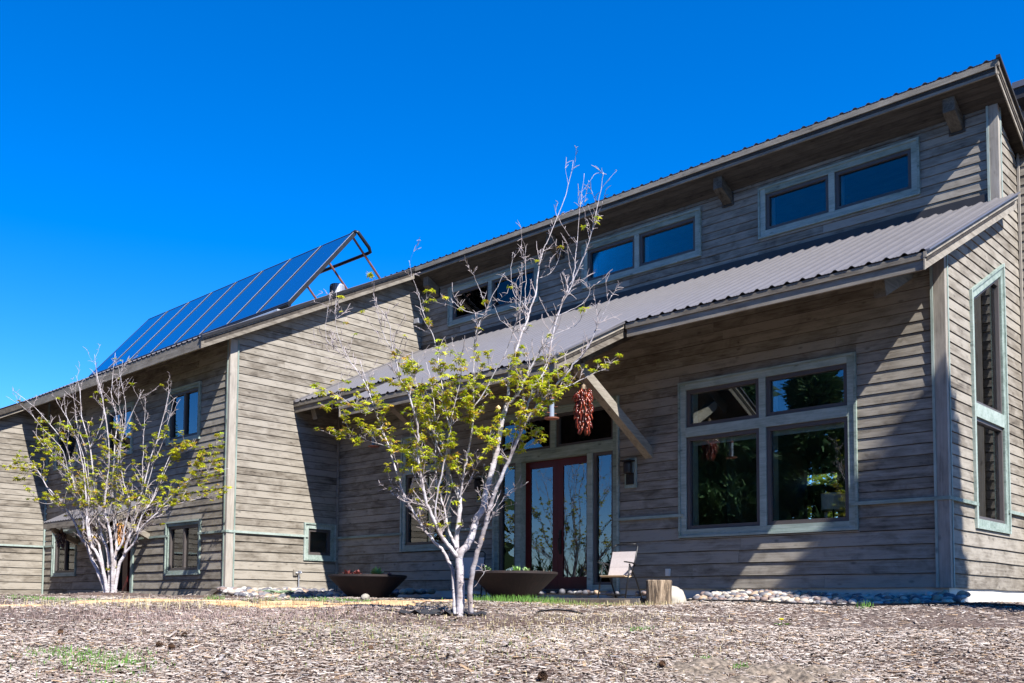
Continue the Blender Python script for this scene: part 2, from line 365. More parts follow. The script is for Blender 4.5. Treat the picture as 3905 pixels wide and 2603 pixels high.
# ------------------------------------------------------------------ house
house = empty('house', (-12, 15, 0), 'grey brown board sided house with metal shed roofs and clerestory windows', 'house')
BOARDS = []   # (size in the picture, mb, wall object, material)
def clip(poly, a, b, c):      # keep a*t+b*z <= c
    out = []
    for i in range(len(poly)):
        p, q = poly[i], poly[(i+1) % len(poly)]
        dp, dq = a*p[0]+b*p[1]-c, a*q[0]+b*q[1]-c
        if dp <= 0: out.append(p)
        if (dp < 0 < dq) or (dq < 0 < dp):
            k = dp/(dp-dq); out.append((p[0]+(q[0]-p[0])*k, p[1]+(q[1]-p[1])*k))
    return out
def subtract(rects, op):
    o0, o1, p0, p1 = op; out = []
    for a, b, c, d in rects:
        if o1 <= a or o0 >= b or p1 <= c or p0 >= d: out.append((a, b, c, d)); continue
        if o0 > a: out.append((a, o0, c, d))
        if o1 < b: out.append((o1, b, c, d))
        m0, m1 = max(a, o0), min(b, o1)
        if p0 > c: out.append((m0, m1, c, p0))
        if p1 < d: out.append((m0, m1, p1, d))
    return out
def W(axis, plane, t, d, z): return (t, plane-d, z) if axis == 'F' else (plane+d, t, z)
def wbox(mb, axis, plane, t0, t1, d0, d1, z0, z1):
    if axis == 'F': mb.box(t0, t1, plane-d0, plane-d1, z0, z1)
    else: mb.box(plane+d0, plane+d1, t0, t1, z0, z1)
def courses(zlo, zhi):
    c = []; z = ZB
    while z > zlo+.02: z -= .2033
    while z < min(BELT-.01, zhi): c.append((z, min(z+.2033, BELT), 1)); z += .2033
    z = BELT
    while z < zhi: c.append((z, z+.157, 0)); z += .157
    return [k for k in c if k[1] > zlo]
def slab(mb, axis, plane, poly, d0, d1f):
    """prism from a polygon in (t, z); front offset depends on z"""
    n = len(poly); b = [W(axis, plane, t, d0, z) for t, z in poly]; f = [W(axis, plane, t, d1f(z), z) for t, z in poly]
    fs = [tuple(range(n, 2*n)), tuple(reversed(range(n)))]+[(i, (i+1) % n, (i+1) % n+n, i+n) for i in range(n)]
    if axis == 'G': fs = [tuple(reversed(x)) for x in fs]
    mb.poly(b+f, [tuple(reversed(x)) for x in fs])
def wall(axis, plane, t0, t1, zlo, zhi, ops, halfs=(), core_ops=(), name='wall', special=None, split=3.4, build_core=True, base=True):
    core = MB()
    rects = [(t0, t1, zlo if base else zlo, zhi)]
    for o in core_ops: rects = subtract(rects, o)
    for a, b, c, d in rects:
        p = [(a, c), (b, c), (b, d), (a, d)]
        for h in halfs: p = clip(p, *h) if p else p
        if len(p) >= 3: slab(core, axis, plane, p, -.15, lambda z: -.012)
    wo_ = core.build(name, 'core', house)
    mat = 'siding_x' if axis == 'F' else 'siding_y'
    for (z0, z1, low) in courses(zlo, zhi):
        z0c = max(z0, zlo)
        if special: rects = special(z0c, z1)
        else: rects = [((t0, t1, z0c, min(z1, zhi)), halfs)]
        todo = []
        for rc, hv in rects:
            rs = [rc]
            for o in ops: rs = subtract(rs, o)
            for r in rs: todo.append((r, hv))
        for (a, b, c, d), hv in todo:
            cuts = [a]
            if b-a > split:
                x = a+random.uniform(.3, .75)*split
                while x < b-.8: cuts.append(x); x += random.uniform(.6, 1.2)*split
            cuts.append(b)
            for i in range(len(cuts)-1):
                p0, p1 = cuts[i]+(.0015 if i else 0), cuts[i+1]-(.0015 if i < len(cuts)-2 else 0)
                if p1-p0 < .015 or d-c < .012: continue
                j = lambda: random.uniform(-.0022, .0022)*(2 if low else 1)
                poly = [(p0, c+j())]
                if low and p1-p0 > .6:
                    k = int((p1-p0)/.55)
                    for q in range(1, k): poly.append((p0+(p1-p0)*q/k, c+j()*1.3))
                poly += [(p1, c+j()), (p1, d-.009), (p0, d-.009)]
                for h in hv: poly = clip(poly, *h) if poly else poly
                if len(poly) < 3: continue
                ob = .021 if low else .0145
                mb = MB(); slab(mb, axis, plane, poly, -.01, lambda z, z0=z0, z1=z1, ob=ob: .001+ob*max(0, (z1-z))/(z1-z0))
                cen = Vector(W(axis, plane, (p0+p1)/2, 0, (c+d)/2)); u, v, s = proj(cen)
                BOARDS.append(((p1-p0)*(d-c)/s**2*(1 if -300 < u < 4300 and s > 2 else .01), mb, wo_, mat))
    return wo_
def part(mb, name, mat, parent=house, **k): return mb.build(name, mat, parent, **k)

# openings -----------------------------------------------------------
TALL = (-15.83, -14.27, 1.07, 3.57); DOOR = (-13.05, -9.998, .15, 3.665); BIG = (-8.775, -5.765, 1.085, 3.69)
CL = [(-17.11, -14.13, 6.855, 7.832), (-12.865, -9.889, 6.855, 7.832), (-8.656, -5.724, 6.855, 7.832)]
SG = (12.775, 13.672, .912, 1.777)
WF = [(-20.76, -19.18, .55, 1.785), (-27.3, -25.7, .6, 1.875), (-20.86, -19.335, 3.59, 4.895), (-24.15, -22.62, 3.59, 4.895), (-27.38, -25.85, 3.59, 4.895)]
ALC = (-24.0, -22.42, -.2, 2.2)
inset = lambda o, e=.1: (o[0]+e, o[1]-e, o[2]+e, o[3]-e)
wall('F', Ym, X1, Xr, ZB, 4.98, [TALL, DOOR, BIG], (), [inset(TALL), inset(DOOR, .06), inset(BIG)])
wall('F', Yc, X1, Xr, 6.40, 8.09, CL, (), [inset(o) for o in CL])
half_top = (-.5, 1, wingroof(0)-.20)
def sp_wing(z0, z1):
    if z0 >= 5.0: return [((Y2, Yc, z0, z1), (half_top, (.5, -1, 1.726+.03)))]
    return [((Y2, Ym, z0, z1), (half_top,))]
wall('G', X1, Y2, Yc, ZB, 8.2, [SG], (half_top,), [inset(SG)], special=sp_wing, split=4.4)
low_top = (-.5, 1, lowroof(0)-.19)
NW = (14.80, 16.40, 1.115, 4.60)
def sp_right(z0, z1):
    r = []
    up = ((.5, 1, uproof(0)-.24),)
    if z0 > 6.2: return [((Yc, Ye, z0, z1), up)]
    if z1 > 4.60 and z0 < 5.42:
        r.append(((Ym, 14.80, z0, z1), (low_top,))); r.append(((16.40, Ye, z0, z1), (low_top,) if z0 < 6 else up))
        r.append(((14.80, 16.40, z0, z1), (low_top, (.5, -1, .5*14.8-4.60))))
        return r
    return [((Ym, Ye, z0, z1), (low_top,))]
wall('G', Xr, Ym, Ye, ZB, 6.3, [NW], (low_top,), [(14.9, 16.3, 1.215, 5.0)], special=sp_right, split=9)
wall('G', Xr, Yc, Ye, 6.301, 8.2, [], ((.5, 1, uproof(0)-.24),), [], special=sp_right, split=9)
wall('F', Y2, X3, X1, -.15, 5.68, WF+[ALC], (), [inset(o) for o in WF]+[inset(ALC, .03)])
wall('G', X3, 4, Y2, -.15, 5.7, [], ((-.5, 1, wingroof(0)-.22),), [], special=lambda a, b: [((4, Y2, a, b), ((-.5, 1, wingroof(0)-.22),))], split=8)
XE = -3.98
wall('F', Ye, Xr, XE, ZB, 8.3, [], (), [])
wall('G', XE, Ye, YB_, ZB, 8.3, [], (), [], split=6)
m = MB(); m.box(XE-.1, XE+.03, Ye-.034, Ye-.016, ZB, 8.2); part(m, 'corner_board', 'corner_trim')
BOARDS.sort(key=lambda b: -b[0])
rest = {}
for i, (sz, mb, wo_, mat) in enumerate(BOARDS):
    if i < 292: mb.build('siding_board', mat, wo_)
    else:
        q = rest.setdefault((wo_.name, mat), (MB(), wo_)); q[0].poly(mb.v, mb.f)
for (nm, mat), (mb, wo_) in rest.items(): mb.build('siding_boards', mat, wo_, kind='stuff')
# back and sides so that the rooms are closed; rear openings let daylight through
YB = 21.0
bk = MB(); rects = [(X3, XE-.16, -.1, uproof(YB)+.2)]
REAR = []
def rear(u0, v0, u1, v1):
    a, b = on(u0, v0, 'y', YB), on(u1, v1, 'y', YB); REAR.append((min(a.x, b.x), max(a.x, b.x), min(a.z, b.z), max(a.z, b.z)))
c4 = lambda x, y: (2500+x*.5102, 1250+y*.5102)
for a, b, c, d in [(650, 1318, 722, 1465), (1022, 1332, 1166, 1436), (1092, 1100, 1357, 1160), (1262, 1372, 1360, 1420), (660, 1142, 752, 1210), (890, 1345, 940, 1438)]:
    rear(*c4(a, b), *c4(c, d))
rear(2157, 1950, 2213, 2004)
for o in REAR: rects = subtract(rects, o)
for a, b, c, d in rects: bk.box(a, b, YB, YB+.15, c, d)
part(bk, 'rear_wall', 'room')
lead = MB()
o = REAR[-1]; cx_, cz_ = (o[0]+o[1])/2, (o[2]+o[3])/2; hw, hh = (o[1]-o[0])/2, (o[3]-o[2])/2
for sx in (-1, 1):
    for sz in (-1, 1):
        pts = [(cx_+sx*hw*(1-math.cos(a)), YB+.05, cz_+sz*hh*(1-math.sin(a))) for a in np.linspace(0, math.pi/2, 9)]
        lead.tube(pts, .018, 5)
part(lead, 'leaded_window_bars', 'iron')
fl_ = MB(); fl_.box(X1, Xr-.16, Ym+.16, YB, ZB-.12, ZB-.02); part(fl_, 'interior_floor', 'room_floor')
fl_ = MB(); fl_.box(X3, X1-.17, Y2+.16, YB, ZB-.12, ZB-.02); part(fl_, 'interior_floor', 'room_floor')
for bx in ((X1-.3, X1-.2, Ym+.2, YB, ZB, 6.0), (X3-.12, X3-.02, Y2+.2, YB, ZB, 5.3), (-10.1, -10.0, 17.4, YB, ZB, 3.4)):
    sd = MB(); sd.box(*bx); part(sd, 'interior_wall', 'room')
# foundation and belt ------------------------------------------------
fd = MB(); fd.box(X1, Xr-.03, Ym+.012, Ym+.15, -.3, ZB); fd.box(Xr-.15, Xr-.008, Ym+.02, Ye, -.3, ZB); part(fd, 'foundation', 'concrete')
fd = MB(); fd.box(X1-.15, X1-.008, Y2+.02, Ym, -.3, ZB); fd.box(X1-1.0, X1-.02, Y2+.012, Y2+.15, -.3, ZB); part(fd, 'foundation', 'concrete')
def belt(axis, plane, t0, t1):
    m = MB(); wbox(m, axis, plane, t0, t1, -.005, .052, BELT-.028, BELT+.022); part(m, 'belt_trim', 'trim')
belt('F', Ym, X1+.05, TALL[0]+.06); belt('F', Ym, TALL[1]-.05, DOOR[0]+.09); belt('F', Ym, DOOR[1]-.09, BIG[0]+.10); belt('F', Ym, BIG[1]-.1, Xr+.052)
belt('G', Xr, Ym, NW[0]+.08); belt('G', Xr, NW[1]-.06, Ye); belt('G', X1, Y2, SG[0]+.11); belt('G', X1, SG[1]-.1, Ym-.06)
belt('F', Y2, WF[0][1]-.09, X1+.052); belt('F', Y2, ALC[1]+.1, WF[0][0]+.09); belt('F', Y2, WF[1][1]-.09, ALC[0]); belt('F', Y2, X3+.06, WF[1][0]+.09); belt('G', X3, 4, Y2-.06)
# corner boards -------------------------------------------------------
def corner(x, y, z0, z1, wf=.12, wg=.06):
    m = MB(); m.box(x-wf, x+.034, y-.034, y-.002, z0, z1); m.box(x+.002, x+.032, y-.001, y+wg, z0, z1); part(m, 'corner_board', 'corner_trim')
    m = MB(); m.box(x-wf-.035, x-wf-.001, y-.046, y-.001, z0, z1); m.box(x+.001, x+.044, y+wg+.001, y+wg+.034, z0, z1); part(m, 'corner_bead', 'trim_z')
corner(Xr, Ym, ZB-.002, 4.95); corner(Xr, Yc, 6.42, 7.99, wf=.1, wg=.07); corner(X1, Y2, ZB-.01, 5.62, .05, .14)
m = MB(); m.box(X1+.02, X1+.06, Ym-.06, Ym-.02, ZB, 4.95); part(m, 'inside_corner_trim', 'siding_y')
m = MB(); m.box(X3+.02, X3+.06, Y2-.06, Y2-.02, -.1, 5.6); part(m, 'inside_corner_trim', 'trim_z')
m = MB(); m.box(Xr+.02, Xr+.055, Ye-.055, Ye-.02, ZB, 7.6); part(m, 'inside_corner_trim', 'door_red' if 0 else 'corner_trim')
# windows ------------------------------------------------------------
def window(axis, plane, o, cols, rows, blind=None, casing=.10, band=.036):
    """cols / rows: split positions between casing edges; each cell becomes sash + pane"""
    t0, t1, z0, z1 = o; m = MB(); q = lambda a, b, c, d, e0, e1: wbox(m, axis, plane, a, b, e0, e1, c, d)
    for (a, b, c, d) in ((t0, t0+band, z0, z1), (t1-band, t1, z0, z1), (t0+band, t1-band, z0, z0+band), (t0+band, t1-band, z1-band, z1)): q(a, b, c, d, -.02, .050)
    i0, i1, j0, j1 = t0+band, t1-band, z0+band, z1-band; cs = casing
    q(i0, i0+cs, j0, j1, -.1, .026); q(i1-cs, i1, j0, j1, -.1, .026); q(i0+cs, i1-cs, j0, j0+cs, -.1, .028); q(i0+cs, i1-cs, j1-cs, j1, -.1, .028)
    ts = [i0+cs]+[x for c in cols for x in (c-.055, c+.055)]+[i1-cs]; zs = [j0+cs]+[x for r in rows for x in (r-.08, r+.08)]+[j1-cs]
    for c in cols: q(c-.055, c+.055, j0+cs, j1-cs, -.1, .024)
    for r in rows: q(i0+cs, i1-cs, r-.08, r+.08, -.1, .027)
    w = part(m, 'window', 'trim')
    for k in range(0, len(ts), 2):
        for l in range(0, len(zs), 2):
            a, b, c, d = ts[k], ts[k+1], zs[l], zs[l+1]; f = .064; m = MB()
            for (aa, bb, cc, dd) in ((a, a+f, c, d), (b-f, b, c, d), (a+f, b-f, c, c+f), (a+f, b-f, d-f, d)): wbox(m, axis, plane, aa, bb, -.09, -.004, cc, dd)
            m.build('sash', 'sash', w)
            m = MB(); wbox(m, axis, plane, a+f-.01, b-f+.01, -.062, -.056, c+f-.01, d-f+.01); m.build('pane', 'glass_low' if plane == Y2 or o == TALL else ('glass_big' if o == BIG else 'glass'), w)
            if blind and blind(k, l):
                m = MB(); wbox(m, axis, plane, a+.03, b-.03, -.13, -.11, d-f-blind(k, l), d-f+.02); m.build('blind', 'blind', w)
            if axis == 'G': continue
            jm = MB(); wbox(jm, axis, plane, a+.046, a+.062, -.26, -.1, c+.02, d-.02); jm.build('jamb_lining', 'lamp_shade', w)
    return w
bw = window('F', Ym, BIG, [-7.256], [2.84], lambda k, l: .07 if l == 0 else 0)
window('F', Ym, TALL, [], [2.825])
for o in CL: window('F', Yc, o, [(o[0]+o[1])/2-.05], [])
window('G', X1, SG, [], [], casing=.095)
for i, o in enumerate(WF):
    w = window('F', Y2, o, [], [], casing=.07)
    m = MB(); c = (o[0]+o[1])/2; m.box(c-.035, c+.035, Y2+.003, Y2+.085, o[2]+.156, o[3]-.156); m.build('mullion', 'sash', w)
# narrow window with the raked head in the right wall
m = MB(); t0, t1 = NW[0], NW[1]; zt = lambda t: 4.60+.5*(t-t0); zb_ = 1.115
P = lambda t, d, z: (Xr+d, t, z)
def gq(mb, poly, d0, d1): slab(mb, 'G', Xr, poly, d0, lambda z: d1)
b_, c_ = .036, .11
gq(m, [(t0, zb_), (t0+b_, zb_), (t0+b_, zt(t0+b_)), (t0, zt(t0))], -.02, .05); gq(m, [(t1-b_, zb_), (t1, zb_), (t1, zt(t1)), (t1-b_, zt(t1-b_))], -.02, .05)
gq(m, [(t0+b_, zt(t0+b_)-.042), (t1-b_, zt(t1-b_)-.042), (t1-b_, zt(t1-b_)), (t0+b_, zt(t0+b_))], -.02, .049); wbox(m, 'G', Xr, t0+b_, t1-b_, -.02, .05, zb_, zb_+.036)
i0, i1 = t0+b_, t1-b_
gq(m, [(i0, zb_+b_), (i0+c_, zb_+b_), (i0+c_, zt(i0+c_)-.043), (i0, zt(i0)-.043)], -.1, .026); gq(m, [(i1-c_, zb_+b_), (i1, zb_+b_), (i1, zt(i1)-.043), (i1-c_, zt(i1-c_)-.043)], -.1, .026)
wbox(m, 'G', Xr, i0+c_, i1-c_, -.1, .027, zb_+b_, zb_+b_+c_); wbox(m, 'G', Xr, i0+c_, i1-c_, -.1, .027, 2.76, 2.96)
gq(m, [(i0+c_, zt(i0+c_)-.16), (i1-c_, zt(i1-c_)-.16), (i1-c_, zt(i1-c_)-.043), (i0+c_, zt(i0+c_)-.043)], -.1, .027)
nw = part(m, 'window', 'trim')
a, b = i0+c_, i1-c_
for z0, zf in ((zb_+b_+c_, lambda t: 2.76), (2.96, lambda t: zt(t)-.16)):
    m = MB(); f = .05
    gq(m, [(a, z0), (a+f, z0), (a+f, zf(a+f)), (a, zf(a))], -.09, -.004); gq(m, [(b-f, z0), (b, z0), (b, zf(b)), (b-f, zf(b-f))], -.09, -.004)
    gq(m, [(a+f, z0), (b-f, z0), (b-f, z0+f), (a+f, z0+f)], -.09, -.004); gq(m, [(a+f, zf(a+f)-f), (b-f, zf(b-f)-f), (b-f, zf(b-f)), (a+f, zf(a+f))], -.09, -.004)
    m.build('sash', 'sash', nw); m = MB(); gq(m, [(a+.04, z0+.04), (b-.04, z0+.04), (b-.04, zf(b-.04)-.04), (a+.04, zf(a+.04)-.04)], -.062, -.056); m.build('pane', 'glass_low', nw)
# door unit -----------------------------------------------------------
m = MB(); q = lambda a, b, c, d, e0=-.18, e1=.026: wbox(m, 'F', Ym, a, b, e0, e1, c, d)
q(-13.05, -13.01, .21, 3.665, -.02, .05); q(-10.036, -9.998, .21, 3.665, -.02, .05); q(-13.01, -10.036, 3.627, 3.665, -.02, .05)
q(-13.009, -12.905, .21, 3.626); q(-12.455, -12.32, .21, 2.705); q(-10.705, -10.585, .21, 2.705); q(-10.13, -10.037, .21, 3.626)
q(-12.904, -10.131, 3.535, 3.626); q(-12.904, -10.131, 2.706, 2.9); q(-11.576, -11.453, 2.901, 3.534); q(-12.904, -12.456, .21, .32); q(-10.584, -10.131, .21, .32)
unit = part(m, 'door_surround', 'trim')
m = MB(); m.box(-12.32, -10.705, Ym-.03, Ym+.2, .17, .245); m.build('threshold', 'dark_flash', unit)
for (a, b, c, d) in ((-12.904, -12.456, .32, 2.705), (-10.584, -10.131, .32, 2.705), (-12.904, -11.577, 2.901, 3.534), (-11.452, -10.131, 2.901, 3.534)):
    m = MB(); f = .05
    for (aa, bb, cc, dd) in ((a, a+f, c, d), (b-f, b, c, d), (a+f, b-f, c, c+f), (a+f, b-f, d-f, d)): wbox(m, 'F', Ym, aa, bb, -.09, -.004, cc, dd)
    m.build('sash', 'sash', unit); m = MB(); wbox(m, 'F', Ym, a+f-.01, b-f+.01, -.062, -.056, c+f-.01, d-f+.01); m.build('pane', 'glass_low', unit)
    if d < 2.8:
        m = MB(); m.box(a+.02, b-.02, Ym+.12, Ym+.14, d-.16, d-.03); m.build('blind', 'blind', unit)
for k, (a, b) in enumerate(((-12.318, -11.514), (-11.510, -10.707))):
    m = MB(); s_ = .125; y0, y1 = Ym+.125, Ym+.17
    m.box(a, a+s_, y0, y1, .25, 2.70); m.box(b-s_, b, y0, y1, .25, 2.70); m.box(a+s_, b-s_, y0, y1, .25, .475); m.box(a+s_, b-s_, y0, y1, 2.565, 2.70)
    d_ = part(m, 'entry_door', 'door_red')
    m = MB(); m.box(a+s_-.01, b-s_+.01, Ym+.142, Ym+.148, .465, 2.575); m.build('pane', 'glass_low', d_)
    if k == 1:
        m = MB(); m.box(a+.035, a+.09, Ym+.112, Ym+.125, .9, 1.36); hd = m.build('handle', 'iron', d_)
        m = MB(); m.tube([(a+.062, Ym+.11, 1.2), (a+.062, Ym+.06, 1.18), (a+.062, Ym+.055, 1.0), (a+.062, Ym+.11, .95)], .011, 6); m.lathe([(.0, 0), (.03, 0), (.03, .02)], 10, (a+.062, Ym+.10, 1.28)); m.build('pull', 'iron', d_)
    m = MB()
    zb2 = 1.27 if k == 0 else 2.36; zz = 2.56; n_ = max(1, int((zz-zb2)/.105))
    for r in range(n_):
        h_ = (zz-zb2)/n_; z_ = zb2+r*h_
        m.hexa([(a+.1, Ym+.19, z_), (b-.1, Ym+.19, z_), (b-.1, Ym+.2, z_), (a+.1, Ym+.2, z_), (a+.1, Ym+.21, z_+h_*.95), (b-.1, Ym+.21, z_+h_*.95), (b-.1, Ym+.22, z_+h_*.95), (a+.1, Ym+.22, z_+h_*.95)])
    m.build('blind', 'blind', d_)
# wall lamps ----------------------------------------------------------
def sconce(x):
    m = MB(); m.box(x-.12, x+.12, Ym-.04, Ym-.006, 2.0, 2.52); w = part(m, 'wall_lamp', 'trim_z')
    m = MB(); m.lathe([(.0, .0), (.075, 0), (.08, .03), (.08, .16), (.065, .2), (.0, .2)], 14, (x, Ym-.12, 2.25)); m.build('lamp_shade', 'iron', w)
    m = MB(); m.box(x-.075, x+.075, Ym-.065, Ym-.041, 2.06, 2.26); m.build('back_plate', 'iron', w); m = MB(); m.box(x-.10, x+.10, Ym-.21, Ym-.042, 2.455, 2.475); m.build('lamp_hood', 'iron', w)
sconce(-9.745); sconce(-13.38)
m = MB(); m.box(-9.03, -8.95, Ym-.05, Ym-.012, .46, .58); part(m, 'outlet_box', 'blind')

# roofs ----------------------------------------------------------------
def corrugated(name, x0, x1, ylo, yhi, zf, pitch=.2286, parent=house, amp=.028):
    """ribbed metal sheet; ylo(x) is the eave"""
    prof = [(0, 0), (.035, 1), (.062, 1), (.097, 0), (.135, 0), (.145, .22), (.155, 0), (.18, 0), (.19, .22), (.2, 0)]
    xs = []; x = x0
    while x < x1:
        for dx, h in prof:
            if x+dx < x1: xs.append((x+dx, h*amp))
        x += pitch
    xs.append((x1, 0)); v = []; f = []
    for (xx, h) in xs:
        y = ylo(xx); v += [(xx, y, zf(y)+h), (xx, yhi, zf(yhi)+h), (xx, y+.004, zf(y)+h-.006), (xx, yhi, zf(yhi)+h-.006)]
    for i in range(len(xs)-1):
        a, b = 4*i, 4*i+4; f += [(a, b, b+1, a+1), (a+2, a+3, b+3, b+2), (a, a+2, b+2, b)]
    me = bpy.data.meshes.new(name); me.from_pydata(v, [], f); me.update()
    return link(name, me, 'roof_metal', parent)
def deck(parent, x0, x1, y0, y1, zf, top=.0, th=.13, name='roof_deck', mat='soffit'):
    m = MB(); t, b = zf(y0)-top, zf(y1)-top
    m.hexa([(x0, y0, t-th), (x1, y0, t-th), (x1, y1, b-th), (x0, y1, b-th), (x0, y0, t), (x1, y0, t), (x1, y1, b), (x0, y1, b)]); return m.build(name, mat, parent)
PJ0, PJ1, YE, YP = -14.2, -8.95, 12.42, 10.75
RKX = -4.28
lr = corrugated('roof', X1+.01, RKX, lambda x: YP if PJ0 < x < PJ1 else YE, Yc-.01, lowroof)
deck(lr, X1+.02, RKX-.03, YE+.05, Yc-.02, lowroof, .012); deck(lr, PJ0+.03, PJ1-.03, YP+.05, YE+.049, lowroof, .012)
def eave(parent, x0, x1, y, zf, z_up=.085, z_lo=.13):
    m = MB(); z = zf(y); m.box(x0, x1, y+.012, y+.05, z-.014-z_up, z-.014); m.build('fascia', 'fascia_x', parent)
    m = MB(); m.box(x0+.01, x1-.01, y+.034, y+.072, z-.016-z_up-z_lo, z-.016-z_up); m.build('fascia', 'fascia_x', parent)
def rake(parent, x, y0, y1, zf, up=.075, lo=.15, sgn=1, gap=.008, off=.014):
    for (a, b, dx) in ((off, off+up, .04), (off+up+gap, off+up+gap+lo, .018)):
        m = MB(); p = []
        for zz in (b, a):
            for xx, yy in ((x-.0*sgn, y0), (x+dx*sgn, y0), (x+dx*sgn, y1), (x, y1)): p.append((xx, yy, zf(yy)-zz))
        m.hexa(p); m.build('rake_board', 'fascia_y', parent)
eave(lr, X1+.03, PJ0-.02, YE, lowroof); eave(lr, PJ1+.02, RKX-.05, YE, lowroof); eave(lr, PJ0, PJ1-.05, YP, lowroof)
rake(lr, RKX-.06, YE+.0, Yc+.12, lowroof); rake(lr, PJ1-.06, YP, YE+.17, lowroof); rake(lr, PJ0+.02, YP, YE+.05, lowroof, sgn=-1)
for (x0, x1, y0, y1) in ((RKX-.03, RKX+.02, YE, Yc+.1), (PJ1-.03, PJ1+.02, YP, YE)):
    m = MB(); m.hexa([(x0, y0, lowroof(y0)-.012), (x1, y0, lowroof(y0)-.012), (x1, y1, lowroof(y1)-.012), (x0, y1, lowroof(y1)-.012), (x0, y0, lowroof(y0)+.012), (x1, y0, lowroof(y0)+.012), (x1, y1, lowroof(y1)+.012), (x0, y1, lowroof(y1)+.012)]); m.build('drip_edge', 'roof_metal', lr)
m = MB(); m.hexa([(X1+.004, YE, lowroof(YE)+.0), (X1+.1, YE, lowroof(YE)), (X1+.1, Yc, lowroof(Yc)), (X1+.004, Yc, lowroof(Yc)), (X1+.004, YE, lowroof(YE)+.05), (X1+.1, YE, lowroof(YE)+.034), (X1+.1, Yc, lowroof(Yc)+.034), (X1+.004, Yc, lowroof(Yc)+.05)]); m.build('flashing', 'roof_metal', lr)
m = MB(); m.box(X1+.02, Xr, Yc-.03, Yc-.016, 6.38, 6.56); m.build('flashing', 'dark_flash', lr)
m = MB(); m.box(X1+.02, Xr, Ym+.0, Ym+.15, 4.9, 5.02); m.build('top_plate', 'soffit', lr)
# sloped outrigger beams and knee braces under the lower roof
def slope_beam(x, y0, y1, zf, drop, w=.16, h=.22, cut=.10):
    m = MB(); z0, z1 = zf(y0)-drop, zf(y1)-drop
    m.hexa([(x-w/2, y0+cut, z0-h+cut*.5), (x+w/2, y0+cut, z0-h+cut*.5), (x+w/2, y1, z1-h), (x-w/2, y1, z1-h), (x-w/2, y0, z0), (x+w/2, y0, z0), (x+w/2, y1, z1), (x-w/2, y1, z1)])
    return part(m, 'beam', 'beam')
slope_beam(-5.02, 12.66, Ym+.1, lowroof, .16, h=.38, cut=.10); slope_beam(-17.62, 12.58, Ym+.1, lowroof, .16, h=.38, cut=.10)
for bx in (-9.376, -13.85):
    slope_beam(bx, 11.35, Ym+.1, lowroof, .16, .15, .24)
    m = MB(); m.bar((bx, 11.80, 3.78), (bx, Ym-.0, 2.52), .14, .20, (1, 0, 0)) if 0 else None
    A, B = Vector((bx, 11.78, 3.76)), Vector((bx, Ym-.01, 2.60)); d = (B-A).normalized(); nn = Vector((0, -d.z, d.y)); h = .12; w = .075
    top0 = A+nn*h; 
    m.hexa([(bx-w, A.y-.02, A.z-.115), (bx+w, A.y-.02, A.z-.115), (bx+w, B.y, B.z-.115), (bx-w, B.y, B.z-.115), (bx-w, A.y-.02, A.z+.065), (bx+w, A.y-.02, A.z+.065), (bx+w, B.y, B.z+.065), (bx-w, B.y, B.z+.065)])
    part(m, 'knee_brace', 'fascia_y')
# wing roof
WRX = -17.80; YW = 9.95
wr = corrugated('roof', -40, WRX, lambda x: YW if x > -27.6 else 3.4, 15.75, wingroof)
deck(wr, X3+.34, WRX-.03, YW+.05, 15.74, wingroof, .012, .15); deck(wr, -40, X3+.335, 3.45, 15.74, wingroof, .012, .15)
m = MB(); m.box(X3+.35, WRX-.05, YW+.012, YW+.06, wingroof(YW)-.235, wingroof(YW)-.014); m.build('fascia', 'fascia_x', wr)
rake(wr, WRX-.05, YW-.02, 15.80, wingroof, up=.03, lo=.165, off=.05, gap=.004); rake(wr, X3+.27, 3.45, YW+.1, wingroof, up=.03, lo=.165, off=.05, gap=.004)
m = MB(); x0, x1, y0, y1 = WRX-.04, WRX+.016, YW-.03, 15.78
m.hexa([(x0, y0, wingroof(y0)-.046), (x1, y0, wingroof(y0)-.046), (x1, y1, wingroof(y1)-.046), (x0, y1, wingroof(y1)-.046), (x0, y0, wingroof(y0)+.02), (x1, y0, wingroof(y0)+.02), (x1, y1, wingroof(y1)+.02), (x0, y1, wingroof(y1)+.02)]); m.build('drip_edge', 'panel_frame', wr)
m = MB(); x0, x1 = WRX-.12, WRX+.02
m.hexa([(x0, y0, wingroof(y0)+.021), (x1, y0, wingroof(y0)+.021), (x1, y1, wingroof(y1)+.021), (x0, y1, wingroof(y1)+.021), (x0, y0, wingroof(y0)+.034), (x1, y0, wingroof(y0)+.034), (x1, y1, wingroof(y1)+.034), (x0, y1, wingroof(y1)+.034)]); m.build('ridge_trim', 'roof_metal', wr)
# upper roof: high at the front, falling to the back
URX, YU = -4.33, 15.76
ur = corrugated('roof', -40, URX, lambda x: YU if x > WRX-.02 else 15.751, YB+.6, uproof)
m = MB()
for x0, x1, ya in ((WRX+.02, URX-.03, YU+.03), (-40, WRX+.019, 15.78)):
    m.hexa([(x0, ya, uproof(ya)-.16), (x1, ya, uproof(ya)-.16), (x1, YB+.5, uproof(YB+.5)-.16), (x0, YB+.5, uproof(YB+.5)-.16), (x0, ya, uproof(ya)-.012), (x1, ya, uproof(ya)-.012), (x1, YB+.5, uproof(YB+.5)-.012), (x0, YB+.5, uproof(YB+.5)-.012)])
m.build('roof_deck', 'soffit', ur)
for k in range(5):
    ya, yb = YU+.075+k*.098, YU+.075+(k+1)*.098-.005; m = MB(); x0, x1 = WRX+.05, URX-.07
    m.hexa([(x0, ya, uproof(ya)-.185), (x1, ya, uproof(ya)-.185), (x1, yb, uproof(yb)-.185), (x0, yb, uproof(yb)-.185), (x0, ya, uproof(ya)-.162), (x1, ya, uproof(ya)-.162), (x1, yb, uproof(yb)-.162), (x0, yb, uproof(yb)-.162)]); m.build('soffit_board', 'soffit', ur)
